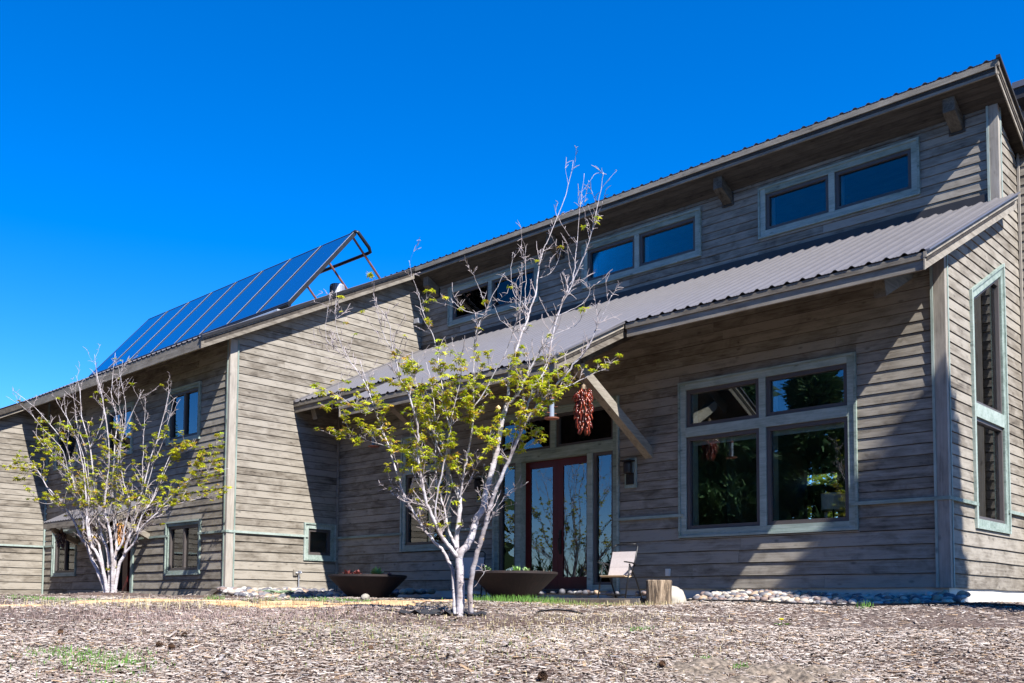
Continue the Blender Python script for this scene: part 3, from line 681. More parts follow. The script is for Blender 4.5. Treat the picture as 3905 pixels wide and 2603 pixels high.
z = uproof(YU)
m = MB(); m.box(WRX+.02, URX-.01, YU+.006, YU+.05, z-.115, z-.014); m.build('fascia', 'fascia_x', ur)
m = MB(); m.box(WRX+.02, URX-.03, YU+.034, YU+.072, z-.225, z-.117); m.build('fascia', 'fascia_x', ur)
rake(ur, URX-.06, YU, YB, uproof, up=.085, lo=.12)
m = MB(); x0, x1, y0, y1 = URX-.04, URX+.02, YU-.02, YB
m.hexa([(x0, y0, uproof(y0)-.012), (x1, y0, uproof(y0)-.012), (x1, y1, uproof(y1)-.012), (x0, y1, uproof(y1)-.012), (x0, y0, uproof(y0)+.035), (x1, y0, uproof(y0)+.035), (x1, y1, uproof(y1)+.035), (x0, y1, uproof(y1)+.035)]); m.build('drip_edge', 'dark_flash', ur)
for bx in (-5.13, -9.30, -13.5, -17.55):
    m = MB(); w = .09; ya, yb = 15.93, Yc+.1; h = .23; t0, t1 = uproof(ya)-.187, uproof(yb)-.187
    m.hexa([(bx-w, ya, t0-h), (bx+w, ya, t0-h), (bx+w, yb, t1-h), (bx-w, yb, t1-h), (bx-w, ya, t0), (bx+w, ya, t0), (bx+w, yb, t1), (bx-w, yb, t1)]); bo = part(m, 'beam', 'beam')
    m = MB(); zl = uproof(Yc)-.187-h
    m.box(bx-w-.035, bx-w-.001, Yc-.026, Yc-.002, zl-.035, zl+.22); m.box(bx+w+.001, bx+w+.035, Yc-.026, Yc-.002, zl-.035, zl+.22); m.box(bx-w-.001, bx+w+.001, Yc-.026, Yc-.002, zl-.04, zl-.002); m.build('beam_trim', 'soffit', bo)
m = MB(); m.box(X1+.05, Xr-.14, Yc-.03, Yc-.001, 7.965, 8.02); part(m, 'frieze_trim', 'soffit')
# taller volume on the far right
m = MB(); m.box(Xr+.10, XE+.3, Ye-.5, YB_+.4, 8.40, 8.50); fr = part(m, 'roof', 'roof_metal'); m = MB(); m.box(Xr+.12, XE+.28, Ye-.47, YB_+.3, 8.22, 8.398); m.build('fascia', 'dark_flash', fr)
# canopy over the side entry of the wing
can = lambda y: 2.42-.5*(Y2-y)
cr = corrugated('roof', -25.85, -21.47, lambda x: 9.93, Y2-.02, can, pitch=.16, amp=.02)
deck(cr, -25.82, -21.5, 9.97, Y2-.02, can, .012, .1)
m = MB(); m.box(-25.82, -21.52, 9.94, 9.98, can(9.94)-.17, can(9.94)-.014); m.build('fascia', 'fascia_x', cr)
rake(cr, -21.51, 9.94, Y2-.03, can, up=.02, lo=.13, off=.03)
for bx in (-21.62, -25.6):
    m = MB(); m.hexa([(bx-.07, 10.1, 1.74), (bx+.07, 10.1, 1.74), (bx+.07, Y2-.02, 1.42), (bx-.07, Y2-.02, 1.42), (bx-.07, 10.1, 1.87), (bx+.07, 10.1, 1.87), (bx+.07, Y2-.02, 1.56), (bx-.07, Y2-.02, 1.56)]); part(m, 'knee_brace', 'fascia_y')
    m = MB(); m.bar((bx, 10.02, 1.86), (bx, Y2-.02, 2.25), .12, .13, (0, 0, 1)); part(m, 'beam', 'fascia_y')
# recessed side entry
m = MB()
for (z0, z1, lw) in courses(-.15, 2.2): m.hexa([(-24.0, Y2+.55-.02, z0), (-22.42, Y2+.55-.02, z0), (-22.42, Y2+.6, z0), (-24.0, Y2+.6, z0), (-24.0, Y2+.55-.002, z1-.004), (-22.42, Y2+.55-.002, z1-.004), (-22.42, Y2+.6, z1-.004), (-24.0, Y2+.6, z1-.004)])
en = part(m, 'entry_recess', 'siding_x')
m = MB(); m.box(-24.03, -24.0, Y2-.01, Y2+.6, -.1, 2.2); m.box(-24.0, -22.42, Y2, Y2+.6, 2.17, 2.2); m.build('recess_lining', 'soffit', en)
m = MB(); m.box(-23.02, -22.76, Y2+.02, Y2+.08, .0, 2.15); m.build('red_door_edge', 'door_red', en)
m = MB(); m.box(-22.47, -22.36, Y2-.05, Y2+.05, -.05, 2.18); m.build('entry_post', 'trim_z', en)
m = MB(); m.box(-24.08, -23.98, Y2-.04, Y2+.05, -.05, 2.18); m.build('entry_post', 'trim_z', en)
# skirting board sloping at the wing corner
m = MB(); m.hexa([(-19.25, Y2-.06, -.02), (-18.98, Y2-.06, -.02), (-18.98, Y2-.02, -.02), (-19.25, Y2-.02, -.02), (-18.55, Y2-.06, .235), (-18.22, Y2-.06, .235), (-18.22, Y2-.02, .235), (-18.55, Y2-.02, .235)]); part(m, 'skirt_board', 'fascia_x')
m = MB(); m.box(X1-.02, X1+.1, Ym-.16, Ym-.1, 5.9, 6.4) if 0 else m.box(X1+.03, X1+.19, 16.02, 16.18, 7.08, 7.2); part(m, 'wall_vent', 'galv')

# ------------------------------------------------------------------ on the roof
arr = empty('solar_array', (-23, 13, 7), 'row of eight blue tilted solar collectors on the left roof', 'solar collector')
XA, n_p, pw = -18.1, 8, 1.322
A0, A1 = Vector((0, 12.22, 6.76)), Vector((0, 14.08, 8.93)); sd_ = (A1-A0).normalized(); nn = Vector((0, -sd_.z, sd_.y)); Ln = (A1-A0).length
def ap(x, l, d): return Vector((x, 0, 0))+A0+sd_*l+nn*d
for k in range(n_p):
    xb = XA-k*pw; xa = xb-pw+.045; m = MB()
    def abox(mb, x0, x1, l0, l1, d0, d1): mb.hexa([ap(x0, l0, d0), ap(x1, l0, d0), ap(x1, l1, d0), ap(x0, l1, d0), ap(x0, l0, d1), ap(x1, l0, d1), ap(x1, l1, d1), ap(x0, l1, d1)])
    abox(m, xa, xb, 0, Ln, -.09, -.012)
    for x0, x1, l0, l1 in ((xa, xa+.022, 0, Ln), (xb-.022, xb, 0, Ln), (xa+.022, xb-.022, 0, .03), (xa+.022, xb-.022, Ln-.03, Ln)): abox(m, x0, x1, l0, l1, -.011, .004)
    pn = m.build('collector_panel', 'panel_frame', arr)
    m = MB(); abox(m, xa+.022, xb-.022, .03, Ln-.03, -.011, -.004); m.build('collector_glass', 'collector', pn)
    m = MB(); abox(m, xb-.015, xb-.003, .03, Ln-.03, .005, .010); m.build('cap_strip', 'alum', pn)
m = MB(); m.tube([ap(XA+.03, -.03, -.05), ap(XA-n_p*pw, -.03, -.05)], .05, 8); m.build('header_pipe', 'black_tube', arr)
m = MB(); p0 = ap(XA-.02, Ln+.01, -.03); m.tube([p0+Vector((-.1, 0, 0)), p0+Vector((.02, 0, .02)), p0+Vector((.05, .06, .01)), (XA+.03, 14.52, 8.64), (XA+.0, 14.58, 8.56), (XA-.1, 14.58, 8.55), (XA-8, 14.58, 8.55)], .045, 8); m.build('insulated_pipe', 'black_tube', arr, smooth=True)
for k in range(n_p+1):
    x = XA-.12-k*pw*.985; m = MB(); m.tube([(x, 14.1, 8.86), (x, 15.02, wingroof(15.02)+.01)], .028, 6); m.build('support_leg', 'strut', arr)
m = MB(); m.box(XA-1.9, XA-.1, 12.0, 12.1, wingroof(12.05)+.03, wingroof(12.05)+.07); m.build('mounting_rail', 'alum', arr)
m = MB(); m.lathe([(.19, -.5), (.19, .3), (.175, .34), (0, .34)], 20, (-19.0, 14.27, 7.52)); vp = m.build('roof_vent', 'galv', smooth=False); tag(vp, 'short round galvanized vent pipe behind the solar collectors', 'vent')

# ------------------------------------------------------------------ inside
t_ = at(3178, 1913, 14.75)
tl = empty('table_lamp', (t_.x, t_.y, .9), 'table lamp with pale drum shade behind the large window', 'lamp')
zc = t_.z
m = MB(); m.lathe([(.172, -.125), (.176, .125)], 24, (t_.x, t_.y, zc)); m.lathe([(.169, -.125), (.173, .125)], 24, (t_.x, t_.y, zc)); m.build('lamp_shade', 'lamp_shade', tl, smooth=True)
m = MB(); m.lathe([(0, -.62), (.09, -.62), (.09, -.59), (.02, -.56), (.05, -.4), (.015, -.25), (.012, .1)], 14, (t_.x, t_.y, zc)); m.build('lamp_base', 'iron', tl, smooth=True)
m = MB(); m.box(t_.x-.35, t_.x+.5, t_.y-.25, t_.y+.3, zc-.66, zc-.622)
for sx in (-.3, .45):
    for sy in (-.2, .25): m.box(t_.x+sx-.02, t_.x+sx+.02, t_.y+sy-.02, t_.y+sy+.02, ZB-.03, zc-.66)
o = m.build('side_table', 'iron'); tag(o, 'dark side table under the lamp inside the large window', 'table')

# ------------------------------------------------------------------ trees traced as stems
def star_leaf():
    v = [(0, 0, 0)]; f = []
    for a, l in ((-1.9, .62), (-1.0, .88), (0, 1.05), (1.0, .88), (1.9, .62)):
        ca, sa = math.cos(a), math.sin(a); o = len(v); w = .17
        v += [(ca*l*.5-sa*w, sa*l*.5+ca*w, -.03), (ca*l, sa*l, -.22*l), (ca*l*.5+sa*w, sa*l*.5-ca*w, -.03)]
        f += [(0, o+2, o), (o, o+2, o+1)]
    return np.array(v, np.float32), np.array(f, np.int32)
LV, LF = star_leaf()
def leaves_mesh(name, items, cols):
    """items: (pos, direction, size)"""
    V = []; Fc = []; C = []; o = 0
    for (p, d, s), c in zip(items, cols):
        d = Vector(d).normalized(); up = Vector((random.gauss(0, .5), random.gauss(0, .5), 1)); y = up.cross(d)
        y = y.normalized() if y.length > 1e-4 else Vector((0, 1, 0)); z = d.cross(y)
        M = np.array([d, y, z], np.float32); V.append((LV*s)@M+np.array(p, np.float32)); Fc.append(LF+o); o += len(LV)
        cc = np.tile(np.array(c, np.float32), (len(LV), 1)); cc[2::3] *= (1.1, .8, .7); C.append(cc)
    return np_mesh(name, np.concatenate(V), np.concatenate(Fc).ravel(), 3, np.clip(np.concatenate(C), 0, 1))
def smooth_path(pts, sub=4):
    out = []
    n = len(pts)
    for i in range(n-1):
        p0, p1, p2, p3 = pts[max(i-1, 0)], pts[i], pts[i+1], pts[min(i+2, n-1)]
        for k in range(sub):
            t = k/sub; out.append(.5*((2*p1)+(-p0+p2)*t+(2*p0-5*p1+4*p2-p3)*t*t+(-p0+3*p1-3*p2+p3)*t**3))
    out.append(pts[-1]); return out
def traced_tree(root_loc, s0, stems, label, leaf_prob, seed, twig_n, leafscale, spread, rs=1.0):
    random.seed(seed)
    t = empty('maple_tree', root_loc, label, 'tree', 'young multi-stemmed trees in front of the house')
    tr = MB(); tw = MB(); items = []; cols = []
    zr = root_loc[2]
    for (pix, r0, r1, lean, lean0) in stems:
        n = len(pix); pts = []
        for i, (u, v) in enumerate(pix):
            f = max(0, (pix[0][1]-v))/1000.
            pts.append(at(u, v, s0+lean0+lean*f))
        pts = smooth_path(pts); m = len(pts)
        pts = [p+Vector((random.gauss(0, .004), random.gauss(0, .004), 0)) for p in pts]
        rad = [(r0+(r1-r0)*(i/(m-1))**.85)*rs*(1+.06*math.sin(i*2.1)) for i in range(m)]
        tr.tube(pts, rad, 8 if r0 > .02 else 6)
        # cut knobs
        for k in range(int(m*.35)):
            i = random.randrange(1, m-1)
            if rad[i] > .018:
                d = Vector((random.gauss(0, 1), random.gauss(0, 1), .5)).normalized(); tr.tube([pts[i]+d*rad[i]*.5, pts[i]+d*(rad[i]+.012)], [.012, .007], 5)
        # twigs
        tot = sum((pts[i+1]-pts[i]).length for i in range(m-1))
        for k in range(int(tot*twig_n)+1):
            i = random.randrange(int(m*.12), m-1) if m > 4 else 0
            hz = pts[i].z-zr
            if hz < .9 and random.random() < .72: continue
            if hz > 3.2 and random.random() < .5: continue
            d = (pts[i+1]-pts[i]).normalized(); side = Vector((random.gauss(0, 1), random.gauss(0, 1), random.gauss(.1, .5))); side = (side-d*side.dot(d)).normalized()
            dirv = (d*random.uniform(.4, 1.0)+side*random.uniform(.5, 1.0)+Vector((0, 0, .25))).normalized()
            l = random.uniform(.10, .48)*(.45 if hz < 1.1 else 1)*spread; p = pts[i]; pp = [p]; nseg = 4
            for q in range(nseg):
                dirv = (dirv+Vector((random.gauss(0, .16), random.gauss(0, .16), random.gauss(.07, .12)))).normalized(); p = p+dirv*(l/nseg); pp.append(p)
            rr = min(rad[i]*.7, .0065); tw.tube(pp, [rr*.95, rr*.8, rr*.68, rr*.55, .0025], 5, False)
            for q in range(1, 5):
                for rep in range(2):
                    if random.random() < .62:
                        sdv = (dirv*.6+Vector((random.gauss(0, .7), random.gauss(0, .7), random.gauss(.25, .5)))).normalized(); l2 = random.uniform(.03, .14)*spread; e = pp[q]+sdv*l2
                        tw.tube([pp[q], pp[q]+sdv*l2*.5+Vector((0, 0, .006)), e], [.0036, .003, .002], 4, False)
                        if random.random() < leaf_prob(e):
                            for c in range(random.randint(2, 5)):
                                a = random.uniform(0, 6.28); items.append((e+Vector((random.gauss(0, .012), random.gauss(0, .012), 0)), (math.cos(a), math.sin(a), random.uniform(-.5, .35)), random.uniform(.045, .085)*leafscale))
            if random.random() < leaf_prob(pp[-1])*1.3:
                for c in range(random.randint(4, 8)):
                    a = random.uniform(0, 6.28); items.append((pp[-1]+Vector((random.gauss(0, .015), random.gauss(0, .015), random.gauss(0, .012))), (math.cos(a), math.sin(a), random.uniform(-.6, .35)), random.uniform(.05, .095)*leafscale))
    for it in items:
        k = random.random(); g = random.uniform(.8, 1.15)
        cols.append((.52*g, .55*g, .022*g) if k < .6 else ((.36*g, .48*g, .02*g) if k < .88 else (.48*g, .30*g, .05*g)))
    trk = tr.build('trunk', 'bark', t, smooth=True); tw.build('twigs', 'twig', t, kind='stuff')
    lf = link('leaves', leaves_mesh('leaves', items, cols), 'leaf', t, kind='stuff')
    return t, trk, len(items)
T1 = [
 ([(1752, 2352), (1755, 2290), (1757, 2200), (1752, 2119), (1780, 2084), (1801, 2035), (1818, 1979), (1843, 1937), (1853, 1874), (1875, 1796), (1896, 1719), (1913, 1607), (1930, 1545)], .098, .052, .15, 0),
 ([(1930, 1545), (1938, 1500), (1950, 1385), (2005, 1237), (2020, 1186), (2041, 1124), (2056, 1017), (2077, 941), (2094, 905), (2160, 740), (2185, 612)], .034, .004, .5, .12),
 ([(1930, 1545), (1958, 1520), (1988, 1480), (2010, 1425), (2045, 1360), (2076, 1308), (2122, 1206), (2178, 1089), (2229, 966), (2262, 860), (2292, 720), (2302, 655)], .034, .004, -.5, .12),
 ([(2178, 1089), (2192, 1020), (2204, 900), (2215, 760), (2228, 660)], .012, .003, .2, -.1),
 ([(1795, 2340), (1793, 2240), (1812, 2140), (1832, 2070), (1846, 2021), (1864, 1951), (1882, 1891), (1910, 1825), (1950, 1735), (1992, 1631), (2013, 1596), (2048, 1551), (2087, 1505), (2136, 1452), (2188, 1389), (2241, 1326), (2276, 1246), (2297, 1200), (2316, 1165), (2332, 1124)], .062, .005, -.7, -.05),
 ([(1992, 1631), (2009, 1554), (2038, 1473), (2087, 1396), (2108, 1280), (2133, 1186), (2163, 1104), (2199, 1043), (2235, 960)], .026, .004, .7, -.4),
 ([(2087, 1505), (2150, 1480), (2230, 1440), (2290, 1412), (2325, 1412)], .014, .003, -.4, -.5),
 ([(1748, 2125), (1741, 2056), (1752, 1979), (1752, 1898), (1748, 1856)], .058, .045, .3, .06),
 ([(1752, 1905), (1741, 1881), (1710, 1796), (1678, 1719), (1653, 1649), (1636, 1597), (1617, 1549), (1591, 1479), (1580, 1420), (1572, 1340)], .026, .004, .9, .12),
 ([(1754, 1900), (1762, 1860), (1769, 1796), (1787, 1719), (1804, 1603), (1806, 1551), (1834, 1516), (1890, 1414), (1935, 1330), (1960, 1250), (1985, 1150), (1990, 1000)], .028, .004, -.6, .1),
 ([(1806, 1551), (1806, 1497), (1806, 1410), (1811, 1308), (1827, 1232), (1847, 1201), (1867, 1150), (1895, 1095), (1923, 1038)], .014, .003, .4, -.1),
 ([(1847, 1201), (1800, 1192), (1765, 1180), (1735, 1155), (1719, 1140)], .008, .003, .3, 0), ([(1855, 1180), (1832, 1110), (1816, 1073), (1796, 1028)], .008, .003, -.3, 0),
 ([(1754, 1895), (1794, 1825), (1832, 1747), (1860, 1698), (1872, 1640)], .013, .004, -.9, .1),
 ([(1735, 2348), (1731, 2271), (1727, 2178), (1706, 2130), (1689, 2098), (1661, 2070), (1632, 2035), (1608, 2000), (1580, 1958), (1555, 1916), (1534, 1867), (1517, 1811), (1496, 1747), (1485, 1705), (1457, 1635), (1438, 1587), (1419, 1533), (1406, 1485), (1397, 1450), (1371, 1373)], .045, .006, .7, .0),
 ([(1425, 1560), (1400, 1572), (1377, 1571), (1323, 1530), (1279, 1498)], .009, .003, .3, .4),
 ([(1412, 1500), (1374, 1428), (1336, 1377), (1298, 1306), (1280, 1233), (1281, 1170), (1283, 1105)], .009, .003, .4, .4),
 ([(1406, 1485), (1350, 1400), (1300, 1345), (1244, 1290), (1248, 1194), (1267, 1114)], .007, .0025, .4, .4),
 ([(1745, 2125), (1717, 2088), (1682, 2042), (1657, 1989), (1632, 1933), (1618, 1881), (1608, 1825), (1597, 1761), (1592, 1698), (1594, 1625), (1562, 1510), (1540, 1479), (1524, 1434), (1508, 1370), (1492, 1300), (1485, 1230), (1440, 1165)], .048, .005, -.6, .02),
 ([(1740, 2090), (1727, 2056), (1710, 2021), (1696, 1951), (1682, 1898), (1664, 1825), (1661, 1670), (1657, 1600), (1655, 1523), (1639, 1440), (1625, 1380)], .034, .005, .35, .05),
 ([(1657, 1989), (1668, 1881), (1689, 1786), (1703, 1716), (1719, 1625), (1725, 1581), (1751, 1472), (1760, 1405), (1744, 1361)], .022, .004, -.5, .0),
 ([(1696, 1951), (1668, 1937), (1639, 1867), (1611, 1804), (1590, 1760), (1570, 1700)], .016, .004, .8, .1),
 ([(1719, 1625), (1704, 1589), (1689, 1487), (1673, 1385), (1663, 1323), (1643, 1257), (1622, 1216), (1605, 1160), (1592, 1104), (1571, 1053), (1559, 992)], .014, .003, .3, -.2),
 ([(1594, 1640), (1561, 1512), (1531, 1461), (1500, 1349), (1470, 1290), (1440, 1200), (1425, 1120)], .013, .003, -.6, -.2),
 ([(1457, 1635), (1420, 1640), (1380, 1665), (1340, 1672), (1296, 1672)], .010, .003, -.5, .4), ([(1485, 1705), (1440, 1690), (1400, 1678), (1372, 1655)], .008, .003, .5, .3),
 ([(1580, 1958), (1545, 1905), (1520, 1890), (1500, 1883)], .010, .003, -.3, .2), ([(1846, 2021), (1880, 1960), (1910, 1915), (1933, 1880)], .008, .003, -.4, 0), ([(1807, 2240), (1835, 2200), (1850, 2175), (1845, 2150)], .006, .003, -.3, 0),
 ([(1632, 2035), (1660, 2030), (1690, 2010), (1700, 1980)], .008, .003, .3, 0), ([(1950, 1735), (1985, 1715), (2030, 1690), (2058, 1655)], .008, .003, -.5, -.3),
 ([(2020, 1186), (1990, 1150), (1960, 1120), (1950, 1040), (1955, 960)], .009, .003, .4, .3), ([(2056, 1060), (2100, 1040), (2130, 990), (2140, 940)], .008, .003, -.4, .4), ([(1985, 1260), (1950, 1250), (1910, 1220), (1880, 1160)], .009, .003, .5, .2),
 ([(2005, 1237), (2003, 1150), (2005, 1050), (2004, 950), (2010, 930)], .009, .003, .5, .3), ([(2122, 1206), (2180, 1180), (2230, 1150), (2250, 1110), (2245, 1080)], .009, .003, -.5, -.2), ([(2090, 1285), (2150, 1260), (2200, 1235), (2240, 1180), (2255, 1155)], .008, .003, -.5, -.2),
]
def lp1(p):
    u, v, s = proj(p)
    a = .74 if 1440 < v < 1790 else (.4 if 1340 < v <= 1440 else (.07 if 1790 <= v < 2140 else .02))
    if v < 1440 and u < 1500: a = .05
    if v < 1340 and 1600 < u < 1680: a = .22
    if 1700 < v and 1750 < u < 1950: a *= .4
    return a
b1 = at(1755, 2345, 11.0)
tree1, trunk1, n1 = traced_tree((b1.x, b1.y, gz(b1.x, b1.y)), 11.0, T1, 'larger pale-barked young tree with yellow green leaves before the porch', lp1, 3, 12.5, .72, .78, rs=.52)
T2 = [
 ([(402, 2262), (400, 2247), (372, 2176), (349, 2130), (332, 2084), (311, 2053), (283, 1989), (265, 1961), (250, 1938), (230, 1906), (179, 1855), (128, 1772), (75, 1770), (19, 1778)], .062, .004, .9, 0),
 ([(311, 2053), (319, 2020), (319, 1982), (311, 1938), (301, 1900), (281, 1842), (255, 1708), (191, 1619), (128, 1549), (51, 1488)], .035, .004, -.8, 0),
 ([(408, 2262), (407, 2244), (393, 2170), (367, 2104), (347, 2079), (332, 2000), (332, 1951), (329, 1900), (320, 1800), (300, 1700), (260, 1600), (215, 1530)], .060, .004, -.4, -.05),
 ([(393, 2170), (378, 2079), (360, 2053), (337, 2010), (310, 1900), (260, 1800), (200, 1740), (160, 1690), (125, 1640)], .038, .004, 1.2, 0),
 ([(419, 2262), (418, 2244), (416, 2155), (408, 2094), (388, 2040), (378, 1997), (370, 1938), (362, 1880), (344, 1708), (312, 1587), (306, 1498), (290, 1430)], .060, .004, .5, .05),
 ([(430, 2262), (429, 2244), (429, 2142), (423, 2066), (416, 2015), (403, 1959), (400, 1900), (408, 1830), (415, 1683), (389, 1510), (370, 1428), (360, 1351)], .056, .004, -.2, -.05),
 ([(436, 2262), (438, 2190), (439, 2130), (444, 2079), (436, 2002), (429, 1900), (434, 1746), (446, 1606), (425, 1500), (440, 1345)], .055, .004, .6, .05),
 ([(446, 2100), (467, 2066), (474, 2020), (487, 1964), (495, 1915), (472, 1842), (459, 1708), (504, 1574), (549, 1485)], .036, .004, -.7, 0),
 ([(440, 2262), (439, 2244), (454, 2155), (474, 2117), (480, 2079), (495, 2040), (505, 1989), (518, 1926), (542, 1874), (574, 1746), (606, 1657), (638, 1523), (651, 1485)], .058, .004, .3, .0),
 ([(474, 2110), (500, 2084), (520, 2053), (528, 2028), (556, 1994), (582, 1971), (612, 1938), (689, 1855), (765, 1810), (874, 1785)], .036, .004, -.9, 0),
 ([(520, 2030), (543, 1964), (577, 1913), (593, 1874), (638, 1759), (670, 1715), (721, 1695)], .026, .004, .8, -.2),
 ([(556, 1994), (610, 1950), (680, 1920), (760, 1900), (810, 1880)], .018, .004, .4, -.3), ([(434, 1746), (470, 1650), (480, 1560), (460, 1440), (452, 1400)], .014, .003, -.6, .3), ([(344, 1708), (385, 1620), (395, 1540), (382, 1470)], .012, .003, .5, .3),
 ([(542, 1874), (545, 1760), (550, 1640), (555, 1520)], .014, .003, .6, .1), ([(329, 1880), (250, 1900), (190, 1920), (150, 1915)], .012, .003, -.6, 0), ([(255, 1708), (262, 1640), (250, 1560), (245, 1500)], .012, .003, .4, -.2),
 ([(612, 1938), (690, 1900), (740, 1800), (790, 1750), (830, 1700)], .014, .003, .3, -.3),
]
random.seed(77)
for (pix, r0, r1, lean, lean0) in list(T2):
    if len(pix) < 7: continue
    du = random.uniform(-34, 34); n0 = len(pix); st_ = pix[max(1, int(n0*.3)):]
    T2.append(([(u+du*(i/len(st_))**.8, v+random.uniform(-8, 8)+i*4) for i, (u, v) in enumerate(st_)], r0*.42, .003, lean+random.uniform(-.8, .8), lean0+lean*(pix[0][1]-st_[0][1])/1000.))
def lp2(p):
    u, v, s = proj(p)
    a = .33 if 1600 < v < 1930 else .03
    if u < 200 or u > 600: a *= 2.4
    return min(1, a)
b2 = at(425, 2262, 20.0)
tree2, trunk2, n2 = traced_tree((b2.x, b2.y, gz(b2.x, b2.y)), 20.0, T2, 'smaller pale-barked tree fanning from the ground before the left wing', lp2, 5, 8.5, .86, 1.0, rs=.78)
# pruning cuts
for (u, v, s, d) in ((1748, 1853, 11.14, (0, -.3, 1)), (1838, 2053, 10.75, (.5, -.5, .6)), (1898, 1552, 11.0, (-.3, -.6, .7)), (1800, 2310, 10.93, (.6, -.8, .2))):
    p = at(u, v, s); d = Vector(d).normalized(); m = MB(); m.tube([p-d*.03, p+d*.012], .024, 10); m.build('pruning_cut', 'cut_wood', tree1)

def copy_tree(o, parent=None):
    c = o.copy(); COL.objects.link(c)
    if parent: c.parent = parent; c.matrix_parent_inverse = o.matrix_parent_inverse.copy()
    for chd in o.children: copy_tree(chd, c)
    return c
t3 = copy_tree(tree2); t3.location = (-19.65, 3.2, gz(-19.65, 3.2)); t3.rotation_euler = (0, 0, 1.9); t3['label'] = 'pale-barked tree out of frame at left, mirrored in the right door leaf'
# ------------------------------------------------------------------ conifers out of the frame (seen in the panes; one shades the right corner)
def conifer_mesh(name, h, r, seed, cone=.8, dens=1.0, base=.12, nl=1.0):
    rg = np.random.default_rng(seed); n = int(1500*dens*(h/10)**1.0*(r/1.8)); V = []; Fc = []; C = []; o = 0
    for k in range(n):
        f = base+(1-base)*rg.random()**.9; rr = r*((1-f)**cone)*(.35+.65*rg.random()**.5)*(1+.25*math.sin(f*40)); a = rg.random()*6.283
        p = np.array([rr*math.cos(a), rr*math.sin(a), f*h-.18*rr]); out = np.array([math.cos(a), math.sin(a), rg.normal(.1, .3)]); L = (.35+.4*rg.random())*nl
        for q in range(5):
            d = out+rg.normal(0, .55, 3); d /= np.linalg.norm(d); s = np.cross(d, rg.normal(0, 1, 3)); s /= np.linalg.norm(s); w = .07
            V.append(np.array([p-s*w, p+s*w, p+d*L+s*.02, p+d*L-s*.02])); Fc.append(np.array([0, 1, 2, 3])+o); o += 4
            C.append(np.tile(np.array([.06, .115, .04])*rg.uniform(.6, 1.5), (4, 1)))
    return np_mesh(name, np.concatenate(V), np.concatenate(Fc), 4, np.concatenate(C))
def conifer(x, y, h, r, label, mesh=None, seed=0, **k):
    z = gz(x, y); t = empty('pine_tree', (x, y, z-.1), label, 'tree', 'pines standing outside the picture'); t['_local'] = 1
    me = mesh or conifer_mesh('crown', h, r, seed, **k)
    link('crown', me, 'needle', t, kind='stuff'); m = MB(); m.tube([(0, 0, 0), (.05, 0, h*.4), (0, .03, h*.97)], [.03*h**.8+.03, .02*h**.8, .01], 8); m.build('trunk', 'pine_bark', t); del t['_local']
    return me
conifer(2.55, 11.42, 11.9, .62, 'slender pine right of the house whose shadow falls on the corner', seed=11, cone=.16, dens=3.2, base=.42, nl=.62)
ca = conifer(-20.8, -7.6, 14, 3.0, 'tall pine left of the photographer, mirrored in the large window', seed=12, dens=1.2)
conifer(-16.9, -8.6, 11.5, 2.3, 'second tall pine mirrored in the large window', seed=13, dens=1.2)
conifer(-25.5, -12, 14, 3.0, 'pine farther out in the yard beside the mirrored pines', mesh=ca)
conifer(-41, 1, 8.2, 2.6, 'pine mirrored in the side entry windows', seed=14)
conifer(-46, -6, 9, 2.8, 'pine behind the one mirrored in the side entry windows', seed=15)
conifer(-37.5, -9.5, 6.5, 2.2, 'small pine mirrored in the left side light of the door', seed=16)
far = []
rg = np.random.default_rng(5); V = []; Fc = []; C = []; o = 0
for k in range(520):
    a = rg.uniform(R(150), R(290)); d = rg.uniform(85, 150); x, y = d*math.cos(a), d*math.sin(a); z = gz(x, y); h = rg.uniform(3.5, 6.5)+max(0, -z)*.95; r = h*.25
    for q in range(60):
        f = rg.random(); b = rg.random()*6.28; rr = r*(1-f)*rg.uniform(.3, 1.15)
        p = np.array([x+rr*math.cos(b), y+rr*math.sin(b), z+f*h]); e = p+np.array([rg.normal(0, .5), rg.normal(0, .5), rg.uniform(.3, 1.3)]); s = np.array([-math.sin(b), math.cos(b), rg.normal(0, .3)])*.42*(1.15-f)
        V.append(np.array([p-s, p+s, e])); Fc.append(np.array([0, 1, 2])+o); o += 3; C.append(np.tile(np.array([.04, .075, .03])*rg.uniform(.6, 1.5), (3, 1)))
for k in range(95):   # nearer ring of tall pines behind the photographer, added to block low sky light
    a = rg.uniform(R(178), R(345)); adeg = math.degrees(a)
    d = rg.uniform(26, 46) if adeg < 300 else rg.uniform(24, 40); x, y = d*math.cos(a)-4, d*math.sin(a); z = gz(x, y); h = rg.uniform(12, 19)-z*.5; r = h*.2; mir = math.degrees(math.atan2(y-27.48, x)) % 360
    if 224.5 < mir < 236.5 or 243.5 < mir < 251 or 198 < math.degrees(math.atan2(y-21.6, x)) % 360 < 217: continue
    for q in range(260):
        f = .08+.92*rg.random()**1.15; b = rg.random()*6.28; rr = r*(1-f)**.8*rg.uniform(.4, 1)
        p = np.array([x+rr*math.cos(b), y+rr*math.sin(b), z+f*h]); dd = np.array([math.cos(b), math.sin(b), rg.normal(-.1, .4)])*rg.uniform(.7, 1.5); sv = np.cross(dd, rg.normal(0, 1, 3)); sv = sv/np.linalg.norm(sv)*.55
        V.append(np.array([p-sv, p+sv, p+dd])); Fc.append(np.array([0, 1, 2])+o); o += 3; C.append(np.tile(np.array([.04, .075, .03])*rg.uniform(.6, 1.5), (3, 1)))
fw_ = link('forest', np_mesh('forest', np.concatenate(V), np.concatenate(Fc), 3, np.concatenate(C)), 'needle', kind='stuff'); tag(fw_, 'distant conifer woods seen in the glass, with nearer pines added to block sky light', 'forest')
